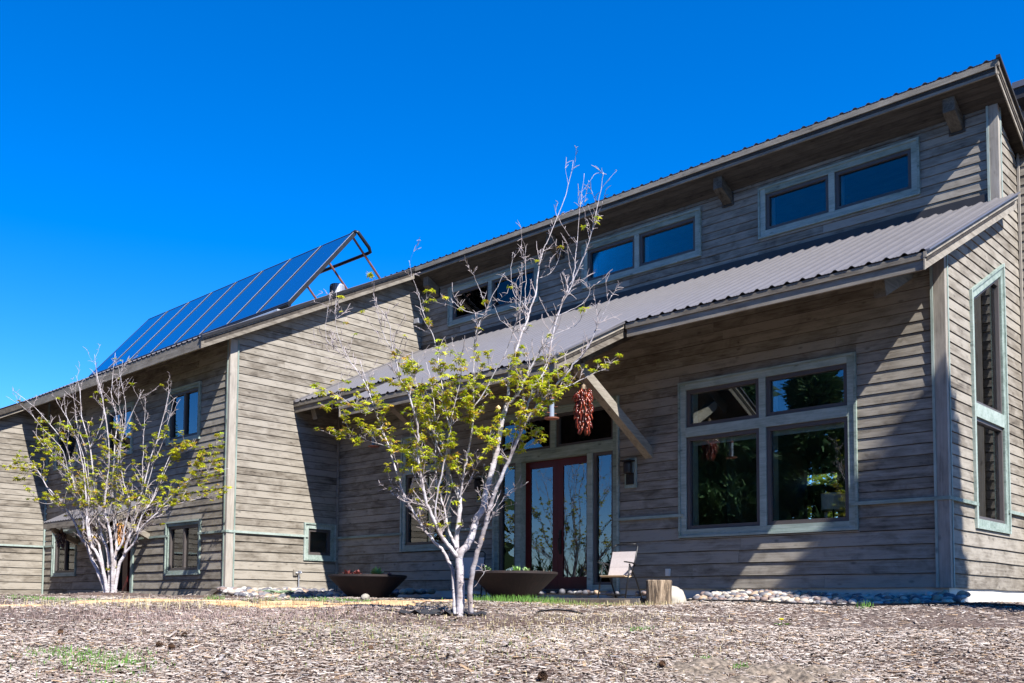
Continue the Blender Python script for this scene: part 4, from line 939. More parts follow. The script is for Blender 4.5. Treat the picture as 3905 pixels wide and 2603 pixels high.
# leafy shrubs behind the house, seen through the rear windows
for k, (x, y, h) in enumerate(((-13.5, 26, 5.0), (-17.5, 27, 5.5), (-10.3, 25.5, 4.4))):
    z = gz(x, y); t = empty('shrub', (x, y, z), ('leafy bush behind the house, left of the rear windows', 'taller leafy bush far behind the house', 'leafy bush behind the house, right of the rear windows')[k], 'bush', 'bushes behind the house'); its = []; cs = []
    for q in range(1100):
        d = Vector((random.gauss(0, 1), random.gauss(0, 1), random.gauss(0, 1))).normalized()*random.random()**.35
        its.append((Vector((x+d.x*2.4, y+d.y*1.6, z+h*.5+d.z*h*.5)), (random.gauss(0, 1), random.gauss(0, 1), random.gauss(0, .5)), random.uniform(.18, .34))); g = random.uniform(.6, 1.2); cs.append((.20*g, .27*g, .04*g))
    link('foliage', leaves_mesh('foliage', its, cs), 'leaf', t, kind='stuff'); m = MB(); m.tube([(x, y, z-.1), (x+.1, y, z+h*.6)], [.1, .03], 7); m.build('stem', 'pine_bark', t)

# ------------------------------------------------------------------ planters
def planter(x, y, label, plants):
    z = gz(x, y) if y < 11.9 else .075
    z = max(z, -.02); e = empty('planter_bowl', (x, y, z), label, 'planter', 'rusted steel planter bowls')
    m = MB(); m.lathe([(0, 0), (.34, 0), (.36, .01), (.735, .385), (.75, .40), (.75, .435), (.725, .44), (.70, .41), (.66, .37)], 48, (x, y, z)); m.build('bowl', 'corten', e)
    m = MB(); m.lathe([(0, .40), (.4, .395), (.68, .385)], 24, (x, y, z), jit=None); m.build('soil', 'soil', e)
    for (dx, dy, r, col) in plants:
        m = MB()
        for q in range(int(34*r/.1)):
            a = random.uniform(0, 6.28); t = random.uniform(.2, 1.25); L = r*random.uniform(.5, 1.1); b = Vector((x+dx, y+dy, z+.42)); d = Vector((math.cos(a)*math.sin(t), math.sin(a)*math.sin(t), math.cos(t))); s = Vector((-math.sin(a), math.cos(a), 0))*L*.22
            m.poly([b, b+d*L*.6-s, b+d*L, b+d*L*.6+s], [(0, 1, 2, 3)])
        m.build('succulent', col, e)
    m = MB()
    for q in range(26):
        a = random.uniform(0, 6.28); rr = random.uniform(.1, .62); b = Vector((x+rr*math.cos(a), y+rr*math.sin(a), z+.38)); m.tube([b, b+Vector((random.gauss(0, .01), random.gauss(0, .01), random.uniform(.03, .11)))], [.006, .003], 4)
    m.build('dry_stalks', 'leaf_pale' if plants[0][3] == 'succulent_green' else 'succulent_red', e)
    return e
pc1 = at(1402, 2250, 18.4); pc2 = at(1958, 2250, 16.3)
planter(pc1.x, pc1.y, 'rusted steel bowl planter with red succulents, left of the tree trunk', [(-.05, -.2, .13, 'succulent_red'), (-.25, -.3, .14, 'succulent_red'), (.12, .12, .19, 'succulent_green'), (-.4, -.1, .11, 'succulent_red'), (.3, .3, .09, 'succulent_red')])
planter(pc2.x, pc2.y, 'rusted steel bowl planter in front of the glass doors, right of the trunk', [(.05, .02, .14, 'succulent_green'), (-.35, -.3, .13, 'succulent_green'), (.15, .15, .11, 'succulent_green')])

# ------------------------------------------------------------------ folding chairs
def chair(loc, rz, label):
    e = empty('folding_chair', loc, label, 'chair', 'folding patio chairs'); e.rotation_euler = (0, 0, rz); e.scale = (.93, .93, .93); e['_local'] = 1
    # local: faces -y, x sideways
    w = .25
    m = MB()
    for s in (-1, 1): m.tube([(s*w, .0, .40), (s*w, .13, .70), (s*w*.99, .21, .92), (s*w*.8, .225, .965)] if s < 0 else [(s*w, .0, .40), (s*w, .13, .70), (s*w*.99, .21, .92), (s*w*.8, .225, .965)], .014, 7)
    m.tube([(-w*.8, .225, .965), (w*.8, .225, .965)], .014, 7); m.build('back_frame', 'black_tube', e, smooth=True)
    for s in (-1, 1):
        m = MB(); m.tube([(s*(w+.03), -.26, 0), (s*(w+.03), -.16, .38), (s*(w+.03), -.11, .60)], .014, 7); m.build('leg', 'black_tube', e, smooth=True)
        m = MB(); m.tube([(s*(w+.015), -.10, .60), (s*(w+.015), .12, .35), (s*(w+.015), .32, 0)], .014, 7); m.build('leg', 'black_tube', e, smooth=True)
        m = MB(); m.bar((s*(w+.03), -.27, .635), (s*(w+.03), .0, .62), .045, .018); m.bar((s*(w+.03), .0, .62), (s*(w+.03), .17, .575), .04, .018); m.build('armrest', 'black_tube', e)
    for (sy, sz_, sw) in ((-.24, .07, w+.03), (.29, .05, w+.015), (-.17, .37, w+.02)): m = MB(); m.tube([(-sw, sy, sz_), (sw, sy, sz_)], .009, 6); m.build('stretcher', 'black_tube', e)
    m = MB(); N_ = 6; pts = []
    for i in range(N_+1):
        t = i/N_; pts.append((-.25+.27*t, .405-.03*math.sin(t*math.pi)))
    v = []; f = []
    for (y, z) in pts: v += [(-w, y, z), (w, y, z), (-w, y, z-.012), (w, y, z-.012)]
    for i in range(N_):
        a, b = 4*i, 4*i+4; f += [(a, a+1, b+1, b), (a+2, b+2, b+3, a+3), (a, b, b+2, a+2), (a+1, a+3, b+3, b+1)]
    f += [(0, 2, 3, 1)]; m.poly(v, f); m.build('seat', 'sling_edge', e)
    m = MB(); bp = [(.015, .41), (.075, .55), (.078, .565), (.14, .72), (.178, .835)]; v = []; f = []
    for (y, z) in bp: v += [(-w*.99, y-.012, z), (w*.99, y-.012, z), (-w*.99, y+.0, z), (w*.99, y+.0, z)]
    for i in range(4):
        a, b = 4*i, 4*i+4; f += [(a, b, b+1, a+1), (a+2, a+3, b+3, b+2), (a, a+2, b+2, b), (a+1, b+1, b+3, a+3)]
    f += [(0, 1, 3, 2), (16, 18, 19, 17)]; m.poly(v, f); m.build('backrest', 'sling', e); del e['_local']
ch = at(2362, 2262, 15.75); chair((ch.x, ch.y, .075), R(4), 'folding patio chair with tan sling seat beside the glass doors')
ch = at(1795, 2262, 18.3); chair((ch.x, min(ch.y, 13.3), .075), R(30), 'folding patio chair in shade behind the tree trunk')

# ------------------------------------------------------------------ stump, boulder
st = at(2512, 2250, 14.3); sx, sy = st.x, st.y; sz = gz(sx, sy)-.03
e = empty('tree_stump', (sx, sy, sz), 'weathered hollow tree stump section at the edge of the rock bed', 'stump')
jit = lambda a, z: 1+.05*math.sin(3*a+1)+.03*math.sin(7*a+z*5)+.02*math.sin(13*a)
m = MB(); m.lathe([(.20, -.05), (.195, .0), (.188, .1), (.185, .25), (.19, .395), (.18, .41), (.152, .405), (.14, .35), (.0, .31)], 40, (sx, sy, sz), jit); m.build('trunk_section', 'stump_wood', e, smooth=True)
def blob(name, mat, c, r, seed, lab=None, cat=None):
    import bmesh
    bm = bmesh.new(); bmesh.ops.create_icosphere(bm, subdivisions=4, radius=1)
    for v in bm.verts:
        k = 1+.22*noise.noise(v.co*1.1+Vector((seed, 0, 0)))+.07*noise.noise(v.co*3+Vector((0, seed, 0))); v.co = Vector((v.co.x*r[0], v.co.y*r[1], v.co.z*r[2]))*k
    me = bpy.data.meshes.new(name); bm.to_mesh(me); bm.free(); o = link(name, me, mat, smooth=True, loc=c)
    if lab: tag(o, lab, cat)
    return o
bo_ = at(2545, 2270, 14.75); blob('boulder', 'boulder', (bo_.x, bo_.y, gz(bo_.x, bo_.y)+.06), (.34, .24, .22), 3.3, 'large pale rounded boulder behind the stump', 'boulder')
p = at(1392, 2284, 17.2); blob('boulder', 'boulder', (p.x, p.y, gz(p.x, p.y)+.03), (.085, .08, .07), 8.1, 'white fist-sized stone in front of the left planter bowl', 'stone')

# ------------------------------------------------------------------ river rocks
import bmesh
RM = []
for k in range(7):
    bm = bmesh.new(); bmesh.ops.create_icosphere(bm, subdivisions=2, radius=1)
    for v in bm.verts: v.co = v.co*(1+.22*noise.noise(v.co*.9+Vector((k*5.1, 0, 0))))
    me = bpy.data.meshes.new('river_rock'); bm.to_mesh(me); bm.free(); me.polygons.foreach_set('use_smooth', [True]*len(me.polygons)); me.materials.append(MATS['river_stone']); RM.append(me)
def rock_xf(x, y, s, lift=0):
    fx = s*random.uniform(.8, 1.3); fy = s*random.uniform(.75, 1.1); fz = s*random.uniform(.5, .8)
    return Matrix.Translation((x, y, gz(x, y)+fz*.45+lift))@Matrix.Rotation(random.uniform(0, 6.28), 4, 'Z')@Matrix.Rotation(random.gauss(0, .25), 4, 'X')@Matrix.Diagonal((fx, fy, fz, 1))
spots = []
random.seed(21)
for k in range(620):   # bed at the right: along the main wall
    x = random.uniform(-8.2, -4.3); w = .75 if x < -6.2 else .62; y = Ym-.06-abs(random.random()**1.2)*w; spots.append((x, y, random.uniform(.028, .070), 'rounded river rock in the bed below the large window', 'river rocks below the large window', .13*max(0, 1-(Ym-y)/.75)))
for k in range(40): spots.append((random.uniform(-12.6, -8.6), random.uniform(13.45, 13.66), random.uniform(.05, .075), 'rounded river rock along the door threshold', 'river rocks along the threshold', .045))
for k in range(330):   # along the wing side wall
    y = random.uniform(Y2-.25, Ym-.2); x = X1+.1+random.random()**1.1*1.05; spots.append((x, y, random.uniform(.05, .105), 'rounded pale river rock along the wing side wall', 'river rocks along the wing side wall', .15*max(0, 1-(x-X1)/1.0)))
for k in range(120):
    spots.append((random.uniform(-17.8, -14.6), random.uniform(12.95, 13.6), random.uniform(.05, .1), 'rounded river rock by the porch wall left of the trunk', 'river rocks by the porch wall', .03))
def rsz(q):
    u, v, s = proj(Vector((q[0], q[1], .1))); return q[2]/s
spots.sort(key=rsz, reverse=True); rmb = MB()
for i, (x, y, s, lab, grp, lift) in enumerate(spots):
    M_ = rock_xf(x, y, s, lift+(.06 if (-15.6 < x < -8.55 and 11.95 < y < 13.7) else 0)); me = RM[i % 7]
    if i < 290:
        o = bpy.data.objects.new('river_rock', me); COL.objects.link(o); o.matrix_world = M_; tag(o, lab, 'rock', grp)
    else: rmb.poly([M_@v.co for v in me.vertices], [tuple(pp.vertices) for pp in me.polygons])
for k in range(500):  # small gravel between the rocks
    x = random.uniform(-8.3, -4.3); y = random.uniform(12.95, 13.7); s = random.uniform(.015, .035); M_ = rock_xf(x, y, s); me = RM[k % 7]; rmb.poly([M_@v.co for v in me.vertices], [tuple(pp.vertices) for pp in me.polygons])
    y = random.uniform(Y2-.3, Ym-.2); x = X1+random.uniform(.1, 1.3); M_ = rock_xf(x, y, s*1.3); rmb.poly([M_@v.co for v in me.vertices], [tuple(pp.vertices) for pp in me.polygons])
o = rmb.build('river_gravel', 'river_stone', smooth=True, kind='stuff'); tag(o, 'small river stones between the larger rocks', 'gravel')
# metal edging of the rock bed
m = MB(); pts = []
for x in np.linspace(-8.4, 1.0, 26):
    y = 12.88+.05*math.sin(x*1.3)-(.12*max(0, x+5)); pts.append((x, y))
for (xa, ya), (xb, yb) in zip(pts[:-1], pts[1:]):
    za, zb = gz(xa, ya), gz(xb, yb); m.hexa([(xa, ya, za-.1), (xb, yb, zb-.1), (xb, yb+.012, zb-.1), (xa, ya+.012, za-.1), (xa, ya, za+.045), (xb, yb, zb+.045), (xb, yb+.012, zb+.045), (xa, ya+.012, za+.045)])
o = m.build('garden_edging', 'dark_flash'); tag(o, 'black strip edging between rock bed and mulch at right', 'edging')
m = MB(); m.box(-16.6, -8.5, 11.80, 11.94, -.1, .05); o = m.build('timber_edging', 'timber'); tag(o, 'weathered timber along the front of the patio', 'timber')

# ------------------------------------------------------------------ flagstone path
path = empty('flagstone_path', tuple(at(1000, 2315, 15.8)), 'path of orange sandstone slabs leading to the porch', 'path', kind='structure')
random.seed(4)
FLAG = []
for (u, s, rx, ry) in ((20, 12.2, .55, .40), (430, 13.2, .55, .36), (620, 13.5, .55, .38), (800, 13.9, .55, .42), (920, 13.0, .5, .5), (1090, 12.75, .55, .6), (1290, 12.6, .42, .5), (1130, 14.0, .6, .5), (1350, 13.8, .5, .55), (1530, 14.4, .5, .5), (1500, 13.4, .38, .35), (1690, 14.6, .42, .5)):
    c = at(u, 2315, s); m = MB(); n = 9; ring = []
    for k in range(n):
        a = 2*math.pi*k/n+random.uniform(-.2, .2); r = random.uniform(.82, 1.1); l, d = rx*r*math.cos(a), ry*r*math.sin(a)
        ring.append((c.x+_r0.x*l-math.sin(YAW)*d, c.y+_r0.y*l+math.cos(YAW)*d))
    v = [(x, y, gz(x, y)-.12) for x, y in ring]+[(x, y, gz(x, y)+.022) for x, y in ring]+[(c.x+(x-c.x)*.96, c.y+(y-c.y)*.96, gz(x, y)+.034+random.uniform(-.004, .004)) for x, y in ring]+[(c.x, c.y, gz(c.x, c.y)+.036)]
    f = [(2*n+i, 2*n+(i+1) % n, 3*n) for i in range(n)]+[(i, (i+1) % n, (i+1) % n+n, i+n) for i in range(n)]+[(i+n, (i+1) % n+n, (i+1) % n+2*n, i+2*n) for i in range(n)]
    m.poly(v, f); m.build('flagstone', 'sandstone', path); FLAG.append((c.x, c.y, max(rx, ry)))

# ------------------------------------------------------------------ mulch chips and grass
def view_points(n, s0, s1, pw_=1.0, edge=.62):
    s = s0+(s1-s0)*rng.random(n)**pw_; k = rng.uniform(-edge, edge+.06, n)*1.0
    x = -math.sin(YAW)*s+_r0.x*k*s; y = math.cos(YAW)*s+_r0.y*k*s; return x, y, s
def keep_ground(x, y, flags=True):
    ok = np.ones(len(x), bool)
    for a, b, c, d in RECTS: ok &= ~((x > a-.05) & (x < b+.05) & (y > c-.05) & (y < d))
    ok &= ~((x > -15.6) & (x < -8.5) & (y > 11.8)); ok &= ~((x > -8.6) & (x < -4.4) & (y > 12.9)); ok &= ~((x > X1) & (x < X1+1.1) & (y > Y2-.2))
    if flags:
        for cx, cy, r in FLAG: ok &= ((x-cx)**2+(y-cy)**2 > (r*.62)**2)
    return ok
X, Y, S = [np.concatenate(z) for z in zip(view_points(78000, 6.4, 10.2, .9), view_points(62000, 10, 18, .8), view_points(9000, 17, 27, .8))]
ok = keep_ground(X, Y)
low = np.sin(X*1.3+np.sin(Y*.9)*1.5)*np.sin(Y*1.7+np.cos(X*.7)*1.2)+.5*np.sin(X*3.7+Y*2.1)*np.sin(Y*4.3-X*1.1)
ok &= rng.random(len(X)) < np.clip(.93+.25*low, .55, 1)
uu = CX+F_PX*(X*RT.x+Y*RT.y)/S; SP = at(2900, 2568, 7.75); sd2 = ((X-SP.x)*_r0.x+(Y-SP.y)*_r0.y)**2/1.0**2+(-(X-SP.x)*math.sin(YAW)+(Y-SP.y)*math.cos(YAW))**2/.62**2
DP = at(3850, 2590, 7.4); dd2 = ((X-DP.x)*_r0.x+(Y-DP.y)*_r0.y)**2/.75**2+(-(X-DP.x)*math.sin(YAW)+(Y-DP.y)*math.cos(YAW))**2/.55**2
ok &= (sd2 > rng.random(len(X))*1.0-.5) & (dd2 > rng.random(len(X))*.9-.35)
low = low[ok]; X, Y, S = X[ok], Y[ok], S[ok]; n = len(X); Z = gz_np(X, Y)
Lc = np.exp(rng.normal(math.log(.033), .6, n)).clip(.010, .22)*np.where(S > 12, 1.15, 1); Wc = Lc*rng.uniform(.10, .30, n).clip(.05, .4); Wc = Wc.clip(.006, .026); Hc = rng.uniform(.002, .007, n)
ang = rng.uniform(0, np.pi, n); tilt = rng.normal(0, .11, n); ca_, sa_ = np.cos(ang), np.sin(ang)
dx = np.stack([ca_*np.cos(tilt), sa_*np.cos(tilt), np.sin(tilt)], 1); dy = np.stack([-sa_, ca_, rng.normal(0, .3, n)], 1); dy /= np.linalg.norm(dy, axis=1)[:, None]
dz = np.cross(dx, dy); cen = np.stack([X, Y, Z+.004+rng.random(n)*.014+np.abs(np.sin(tilt))*Lc*.3], 1)
hl, hw, hh = (Lc/2)[:, None], (Wc/2)[:, None], Hc[:, None]
tap = rng.uniform(.3, 1, n)[:, None]
vs8 = np.stack([cen-dx*hl-dy*hw, cen-dx*hl+dy*hw, cen-dx*hl+dz*hh, cen+dx*hl-dy*hw*tap, cen+dx*hl+dy*hw*tap, cen+dx*hl+dz*hh], 1)
fidx = np.array([0, 1, 2, 3, 5, 4, 1, 4, 5, 1, 5, 2, 0, 2, 5, 0, 5, 3])
F_ = (np.arange(n)[:, None]*6+fidx[None]).ravel()
pal = np.array([(.62, .54, .46), (.48, .40, .33), (.35, .275, .22), (.24, .17, .125), (.13, .088, .066), (.43, .29, .17), (.06, .046, .04), (.35, .31, .29)])
pi_ = rng.choice(len(pal), n, p=[.20, .25, .20, .12, .07, .06, .04, .06]); cc = pal[pi_]*rng.uniform(.54, .80, (n, 1))*(1+.10*low[:, None])*np.array([.97, .98, 1.0])
chips = link('mulch_chips', np_mesh('mulch_chips', vs8.reshape(-1, 3), F_, 3, np.repeat(cc, 6, axis=0)), 'chips', kind='stuff'); tag(chips, 'loose grey and tan wood chips covering the ground', 'mulch')
def soil_patch(name, c, ra, rb, mat, label, amp, seed):
    v = []; f = []; n_ = 44
    for i in range(n_+1):
        for j in range(n_+1):
            a, b = (i/n_-.5)*2.5, (j/n_-.5)*2.5; x = c.x+_r0.x*a*ra-math.sin(YAW)*b*rb; y = c.y+_r0.y*a*ra+math.cos(YAW)*b*rb
            q = math.hypot(a, b)+.35*noise.noise(Vector((x*2.2, y*2.2, seed))); k = max(-1, min(1, (1-q)*3))
            v.append((x, y, gz(x, y)+.006+.016*k+amp*max(0, k)*(noise.noise(Vector((x*6, y*6, seed)))+.6*noise.noise(Vector((x*15, y*15, seed))))))
    for i in range(n_):
        for j in range(n_): f.append((i*(n_+1)+j, (i+1)*(n_+1)+j, (i+1)*(n_+1)+j+1, i*(n_+1)+j+1))
    return tag(MB().poly(v, f).build(name, mat, smooth=True, kind='stuff'), label, 'soil')
plain('sand', (.30, .24, .18), .95, .5, 24, bump=1.0); plain('dirt', (.22, .185, .165), .95, .3, 40, bump=.6)
soil_patch('sandy_soil', SP, .85, .5, 'sand', 'dug-up pale sandy soil patch at the bottom of the slope', .07, 2.0)
def blades(name, x, y, h, colr, label, cat='grass', wide=.004, lean=.5):
    n = len(x); z = gz_np(x, y); a = rng.uniform(0, 6.283, n); d = np.stack([np.cos(a), np.sin(a), 0*a], 1); s = np.stack([-np.sin(a), np.cos(a), 0*a], 1)*(wide*rng.uniform(.6, 1.3, n))[:, None]
    b = np.stack([x, y, z], 1); ln = (rng.random(n)*lean)[:, None]; hv = h[:, None]; up = np.array([0, 0, 1.])
    mid = b+up*hv*.6+d*hv*ln*.35; tip = b+up*hv*(1-.3*ln)+d*hv*ln
    v = np.stack([b-s, b+s, mid+s*.7, mid-s*.7, tip], 1); f = (np.arange(n)[:, None]*5+np.array([0, 1, 2, 0, 2, 3, 3, 2, 4])[None]).ravel()
    return tag(link(name, np_mesh(name, v.reshape(-1, 3), f, 3, np.repeat(colr, 5, axis=0)), 'blades', kind='stuff'), label, cat)
def patches(specs):
    xs, ys, hs, cs = [], [], [], []
    for (u, v, s, ru, rs_, n, h, c) in specs:
        k = (u+rng.normal(0, ru, n)-CX)/F_PX; ss = s+rng.normal(0, rs_, n); xs.append(-math.sin(YAW)*ss+_r0.x*k*ss); ys.append(math.cos(YAW)*ss+_r0.y*k*ss); hs.append(h*rng.uniform(.4, 1.2, n)); cs.append(np.array(c)*rng.uniform(.7, 1.25, (n, 1)))
    return np.concatenate(xs), np.concatenate(ys), np.concatenate(hs), np.concatenate(cs)
G, G2, ST, PK = (.13, .27, .05), (.20, .27, .07), (.50, .42, .24), (.34, .25, .22)
x, y, h, c = patches([(1960, 0, 14.9, 85, .22, 900, .13, G), (2100, 0, 14.9, 90, .25, 420, .09, G2), (2250, 0, 14.3, 130, .35, 700, .06, G2), (2360, 0, 14.4, 110, .3, 420, .06, ST), (1330, 0, 15.6, 110, .3, 700, .07, G), (1180, 0, 14.6, 260, .25, 500, .06, G2),
   (200, 0, 14.6, 110, .35, 700, .06, G), (420, 0, 7.9, 110, .25, 650, .06, G), (240, 0, 8.3, 90, .2, 350, .05, G), (1680, 0, 8.9, 260, .7, 500, .05, G2), (2440, 0, 9.7, 25, .06, 90, .05, G), (2470, 0, 14.0, 70, .15, 200, .09, ST), (820, 0, 15.3, 20, .1, 120, .10, G), (480, 0, 7.0, 60, .1, 200, .04, G), (2700, 0, 8.2, 22, .05, 60, .05, G), (2830, 0, 8.0, 18, .05, 60, .05, G), (3300, 0, 12.4, 14, .08, 50, .12, G), (1340, 0, 9.7, 200, .6, 300, .05, G2)])
blades('grass', x, y, h, c, 'sparse green grass tufts growing through the mulch')
x, y, h, c = patches([(1000, 0, 11.5, 420, .9, 5600, .05, PK), (620, 0, 10.0, 380, .9, 4200, .05, PK), (1500, 0, 9.5, 420, .9, 1800, .05, ST), (2250, 0, 10.2, 260, .8, 1300, .05, ST), (2250, 0, 14.0, 150, .3, 700, .05, (.36, .24, .13)), (900, 0, 12.6, 350, .3, 420, .14, ST), (500, 0, 12.2, 300, .3, 240, .15, ST), (2480, 0, 8.6, 260, .6, 500, .05, ST), (1400, 0, 13.6, 350, .3, 700, .05, ST)])
xn, yn, sn = view_points(7000, 6.6, 13.5, .9); kn_ = keep_ground(xn, yn); xn, yn = xn[kn_], yn[kn_]
nb = len(xn); an = rng.uniform(0, 6.283, nb); zn = gz_np(xn, yn)+.012+rng.random(nb)*.012; ln_ = rng.uniform(.04, .14, nb)
pa = np.stack([xn, yn, zn], 1); dn = np.stack([np.cos(an), np.sin(an), rng.normal(0, .12, nb)], 1)*ln_[:, None]; sn_ = np.stack([-np.sin(an), np.cos(an), 0*an], 1)*.0016
vn = np.stack([pa-sn_, pa+sn_, pa+dn+sn_, pa+dn-sn_], 1); cn = np.array((.16, .10, .06))*rng.uniform(.5, 2.2, (nb, 1))
tag(link('needle_litter', np_mesh('needle_litter', vn.reshape(-1, 3), np.arange(nb*4), 4, np.repeat(cn, 4, axis=0)), 'chips', kind='stuff'), 'fallen pine needles and thin twigs scattered on the mulch', 'litter')
blades('dry_grass', x, y, h, c, 'low dry straw and reddish grass over the mulch', lean=.9)

# ------------------------------------------------------------------ hanging things
def chili_mesh():
    m = MB(); m.tube([(0, 0, 0), (.004, 0, -.02), (.010, 0, -.05), (.006, 0, -.085), (-.006, 0, -.11)], [.004, .011, .012, .008, .001], 6); return m.mesh('chili')
CM = {}
def ristra(top, L, r, n, mat, label, hang):
    e = empty('chili_ristra', tuple(top), label, 'chili string', 'chili strings hanging at the house')
    if mat not in CM: me = chili_mesh(); me.materials.append(MATS[mat]); me.polygons.foreach_set('use_smooth', [True]*len(me.polygons)); CM[mat] = me
    for k in range(n):
        f = k/n; a = k*2.4+random.uniform(-.3, .3); rr = r*(.55+.45*math.sin(math.pi*min(1, .25+f*.8)))*random.uniform(.5, 1)
        p = Vector((top.x+rr*math.cos(a), top.y+rr*math.sin(a), top.z-.05-(L-.12)*f))
        o = bpy.data.objects.new('chili', CM[mat]); COL.objects.link(o); sc = random.uniform(.8, 1.25)
        o.matrix_world = Matrix.Translation(p)@Matrix.Rotation(a, 4, 'Z')@Matrix.Rotation(-random.uniform(.1, .75), 4, 'Y')@Matrix.Diagonal((sc, sc, sc, 1))
        mw = o.matrix_world.copy(); o.parent = e; o.matrix_parent_inverse = Matrix.Translation(-top); o.matrix_basis = mw
    m = MB(); m.tube([top+Vector((0, 0, -L*.9)), top+Vector((0, 0, hang))], .005, 5); m.build('cord', 'cord', e)
    m = MB(); m.lathe([(.0, .03), (.03, .02), (.045, -.05), (.02, -.07)], 10, tuple(top)); m.build('husk_tie', 'stump_wood', e)
tp = at(2226, 1472, 15.25); ristra(tp, .76, .125, 230, 'chili_red', 'glossy red chili ristra hanging by the knee brace of the porch', lowroof(tp.y)-.15-tp.z)
tp = at(459, 1985, 20.9); ristra(tp, .55, .085, 90, 'chili_brown', 'orange brown chili ristra hanging over the side entry', max(.05, can(tp.y)-.06-tp.z) if tp.y > 9.8 else .1)
tp = at(235, 2020, 25.2); ristra(tp, .5, .095, 110, 'chili_dark', 'dark dried chili ristra at the left side window', max(.05, can(max(tp.y, 9.8))-.06-tp.z))
def feeder(u, v0, v1, s, label):
    a, b = at(u, v0, s), at(u, v1, s); h = a.z-b.z; e = empty('bird_feeder', tuple(b), label, 'bird feeder', 'tube bird feeders under the porch eave'); x, y, z = b
    m = MB(); m.lathe([(.0, .03), (.038, .03), (.038, h-.03), (0, h-.03)], 14, (x, y, z)); m.build('seed_tube', 'plastic_clear', e, smooth=False)
    m = MB(); m.lathe([(0, 0), (.05, 0), (.11, .012), (.115, .03), (.05, .034), (0, .034)], 18, (x, y, z)); m.build('tray', 'copper', e)
    m = MB(); m.lathe([(.042, h-.035), (.042, h-.01), (0, h+.02)], 14, (x, y, z)); m.build('cap', 'copper', e)
    m = MB(); m.tube([(x-.1, y-.02, z+h*.55), (x+.1, y+.02, z+h*.55)], .005, 5); m.tube([(x-.02, y-.09, z+h*.3), (x+.02, y+.09, z+h*.3)], .005, 5); m.build('perch', 'copper', e)
    m = MB(); m.tube([(x, y, z+h), (x, y, max(z+h+.02, lowroof(y)-.1))], .003, 4); m.build('hanger', 'iron', e)
feeder(2104, 1512, 1600, 14.64, 'clear tube bird feeder with copper tray left of the red ristra'); feeder(1425, 1622, 1706, 18.6, 'dark tube bird feeder hanging in shade behind the tree leaves')

# ------------------------------------------------------------------ small things on the ground
p = on(1135, 2187, 'x', X1+.03)
e = empty('water_tap', (X1+.05, p.y, p.z), 'outdoor water tap with riser pipe on the wing side wall', 'tap')
m = MB(); m.box(X1+.018, X1+.05, p.y-.12, p.y-.03, p.z-.05, p.z+.09); m.build('box', 'siding_y', e)
m = MB(); m.tube([(X1+.08, p.y, -.02), (X1+.08, p.y, p.z), (X1+.1, p.y-.01, p.z+.03), (X1+.16, p.y, p.z)], .013, 7); m.build('riser_pipe', 'galv', e)
m = MB(); m.lathe([(0, 0), (.04, 0), (.04, .015), (0, .015)], 10, (X1+.11, p.y, p.z+.05)); m.tube([(X1+.06, p.y-.07, p.z+.02), (X1+.12, p.y+.05, p.z+.03)], .018, 6); m.build('valve', 'galv', e)
p = at(1041, 2272, 20.6); m = MB(); pts = []
for k in range(140):
    a = k*.27; r = .34+.10*math.sin(k*.7)+.03*math.sin(k*2.9); pts.append((p.x+r*math.cos(a)+.05*math.sin(k*.05), p.y+r*math.sin(a), gz(p.x, p.y)+.09+.03*(k/140)+.02*math.sin(k*1.3)))
m.tube(pts, .012, 6); o = m.build('garden_hose', 'hose_green', smooth=True); tag(o, 'coiled green garden hose on the pale rocks', 'hose')
m = MB(); pts = []
for k in range(16):
    t = k/15; u = 2040+t*190; s = 11.6-.5*t; q = at(u, 2330, s); pts.append((q.x, q.y, gz(q.x, q.y)+.012+.05*math.sin(t*math.pi)**.7))
m.tube(pts, .011, 7); o = m.build('drip_hose', 'black_tube', smooth=True); tag(o, 'short black irrigation hose arching out of the mulch', 'hose')
m = MB(); pts = []
for k in range(12):
    t = k/11; q = at(1440+t*90, 2330, 11.2+.1*math.sin(t*5)); pts.append((q.x, q.y, gz(q.x, q.y)+.02))
m.tube(pts, .009, 6); o = m.build('drip_hose', 'black_tube', smooth=True); tag(o, 'thin black irrigation hose left of the tree trunk', 'hose')
# crumpled black sheet at the trunk
random.seed(9); v = []; f = []; nn_ = 18; c = at(1690, 2335, 11.1)
for i in range(nn_):
    for j in range(6):
        l = (i/(nn_-1)-.5)*1.0; d = (j/5-.5)*.34*(1-.6*abs(l)*1.4); x = c.x+_r0.x*l-math.sin(YAW)*d; y = c.y+_r0.y*l+math.cos(YAW)*d
        v.append((x, y, gz(x, y)+.012+abs(random.gauss(0, .024))))
for i in range(nn_-1):
    for j in range(5): f.append((i*6+j, (i+1)*6+j, (i+1)*6+j+1, i*6+j+1))
o = MB().poly(v, f).build('black_sheet', 'sheet_black'); o.modifiers.new('t', 'SOLIDIFY').thickness = .003; tag(o, 'crumpled black sheet left of the tree trunk', 'scrap')
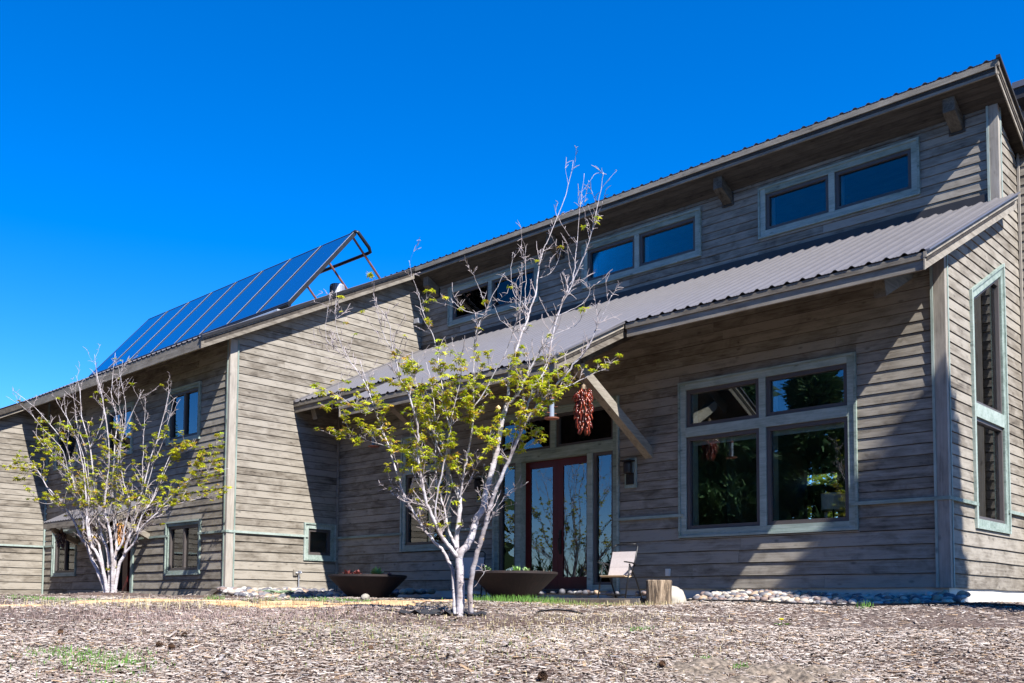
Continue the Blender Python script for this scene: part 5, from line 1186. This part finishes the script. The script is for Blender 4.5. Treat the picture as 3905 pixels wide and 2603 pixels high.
# dandelion
q = at(2980, 2409, 10.3); zq = gz(q.x, q.y); e = empty('dandelion', (q.x, q.y, zq), 'yellow dandelion flower in the mulch before the rock bed', 'flower')
m = MB()
for k in range(9):
    a = k*.7; d = Vector((math.cos(a), math.sin(a), .25)); s = Vector((-math.sin(a), math.cos(a), 0))*.013; b = Vector((q.x, q.y, zq+.01)); L = random.uniform(.08, .13); m.poly([b, b+d*L*.6-s, b+d*L+Vector((0, 0, -.02)), b+d*L*.6+s], [(0, 1, 2, 3)])
m.build('leaves', 'weed', e); m = MB(); m.tube([(q.x, q.y, zq), (q.x, q.y, zq+.06)], .003, 5); m.build('stem', 'weed', e)
m = MB(); m.lathe([(0, 0), (.012, .0), (.026, .012), (.018, .02), (0, .022)], 14, (q.x, q.y, zq+.06), jit=lambda a, z: 1+.12*math.sin(9*a)); m.build('flower_head', 'yellow', e)
# pine cones
def cone_mesh():
    m = MB()
    for k in range(60):
        f = k/60; a = k*2.4; r = .034*math.sin(math.pi*(.12+.86*f))**.7; z = .008+f*.075; d = Vector((math.cos(a), math.sin(a), .45)); b = Vector((0, 0, z)); s = Vector((-math.sin(a), math.cos(a), 0))*.011
        m.poly([b-s*.4, b+d*r-s, b+d*r+Vector((0, 0, .006)), b+d*r+s, b+s*.4], [(0, 1, 2, 3, 4)])
    m.lathe([(0, 0), (.013, .005), (.014, .06), (0, .085)], 8); return m.mesh('pine_cone')
cme = cone_mesh(); cme.materials.append(MATS['cone_brown'])
for i, (u, v, sc, lb) in enumerate(((2083, 2588, 1.15, 'pine cone at the bottom edge of the picture'), (2515, 2538, .8, 'dark pine cone beside the pale sandy patch'), (625, 2462, .8, 'pine cone in the dry grass, leftmost of a pair'), (668, 2470, .75, 'pine cone in the dry grass, rightmost of a pair'), (230, 2415, .8, 'pine cone in the mulch at far left'), (1408, 2478, .7, 'pine cone in the mulch left of the trunk line'), (690, 2425, .7, 'pine cone behind the pair in the dry grass'))):
    s = 7.5+(2588-v)/(2588-2345)*5.5*((2588-v)/243*.35+.65); d = ray(u, v)
    for it in range(30):
        p = d*(s/d.dot(FW)); s += (p.z-gz(p.x, p.y)-.02)/.12*.5
    p = d*(s/d.dot(FW)); o = link('pine_cone', cme, None); o.location = (p.x, p.y, gz(p.x, p.y)+.03); o.rotation_euler = (R(80), random.uniform(-.4, .4), random.uniform(0, 6)); o.scale = (sc,)*3; tag(o, lb, 'pine cone', 'pine cones on the mulch')
print('leaves', n1, n2, 'boards', len(BOARDS), 'rocks', len(spots))
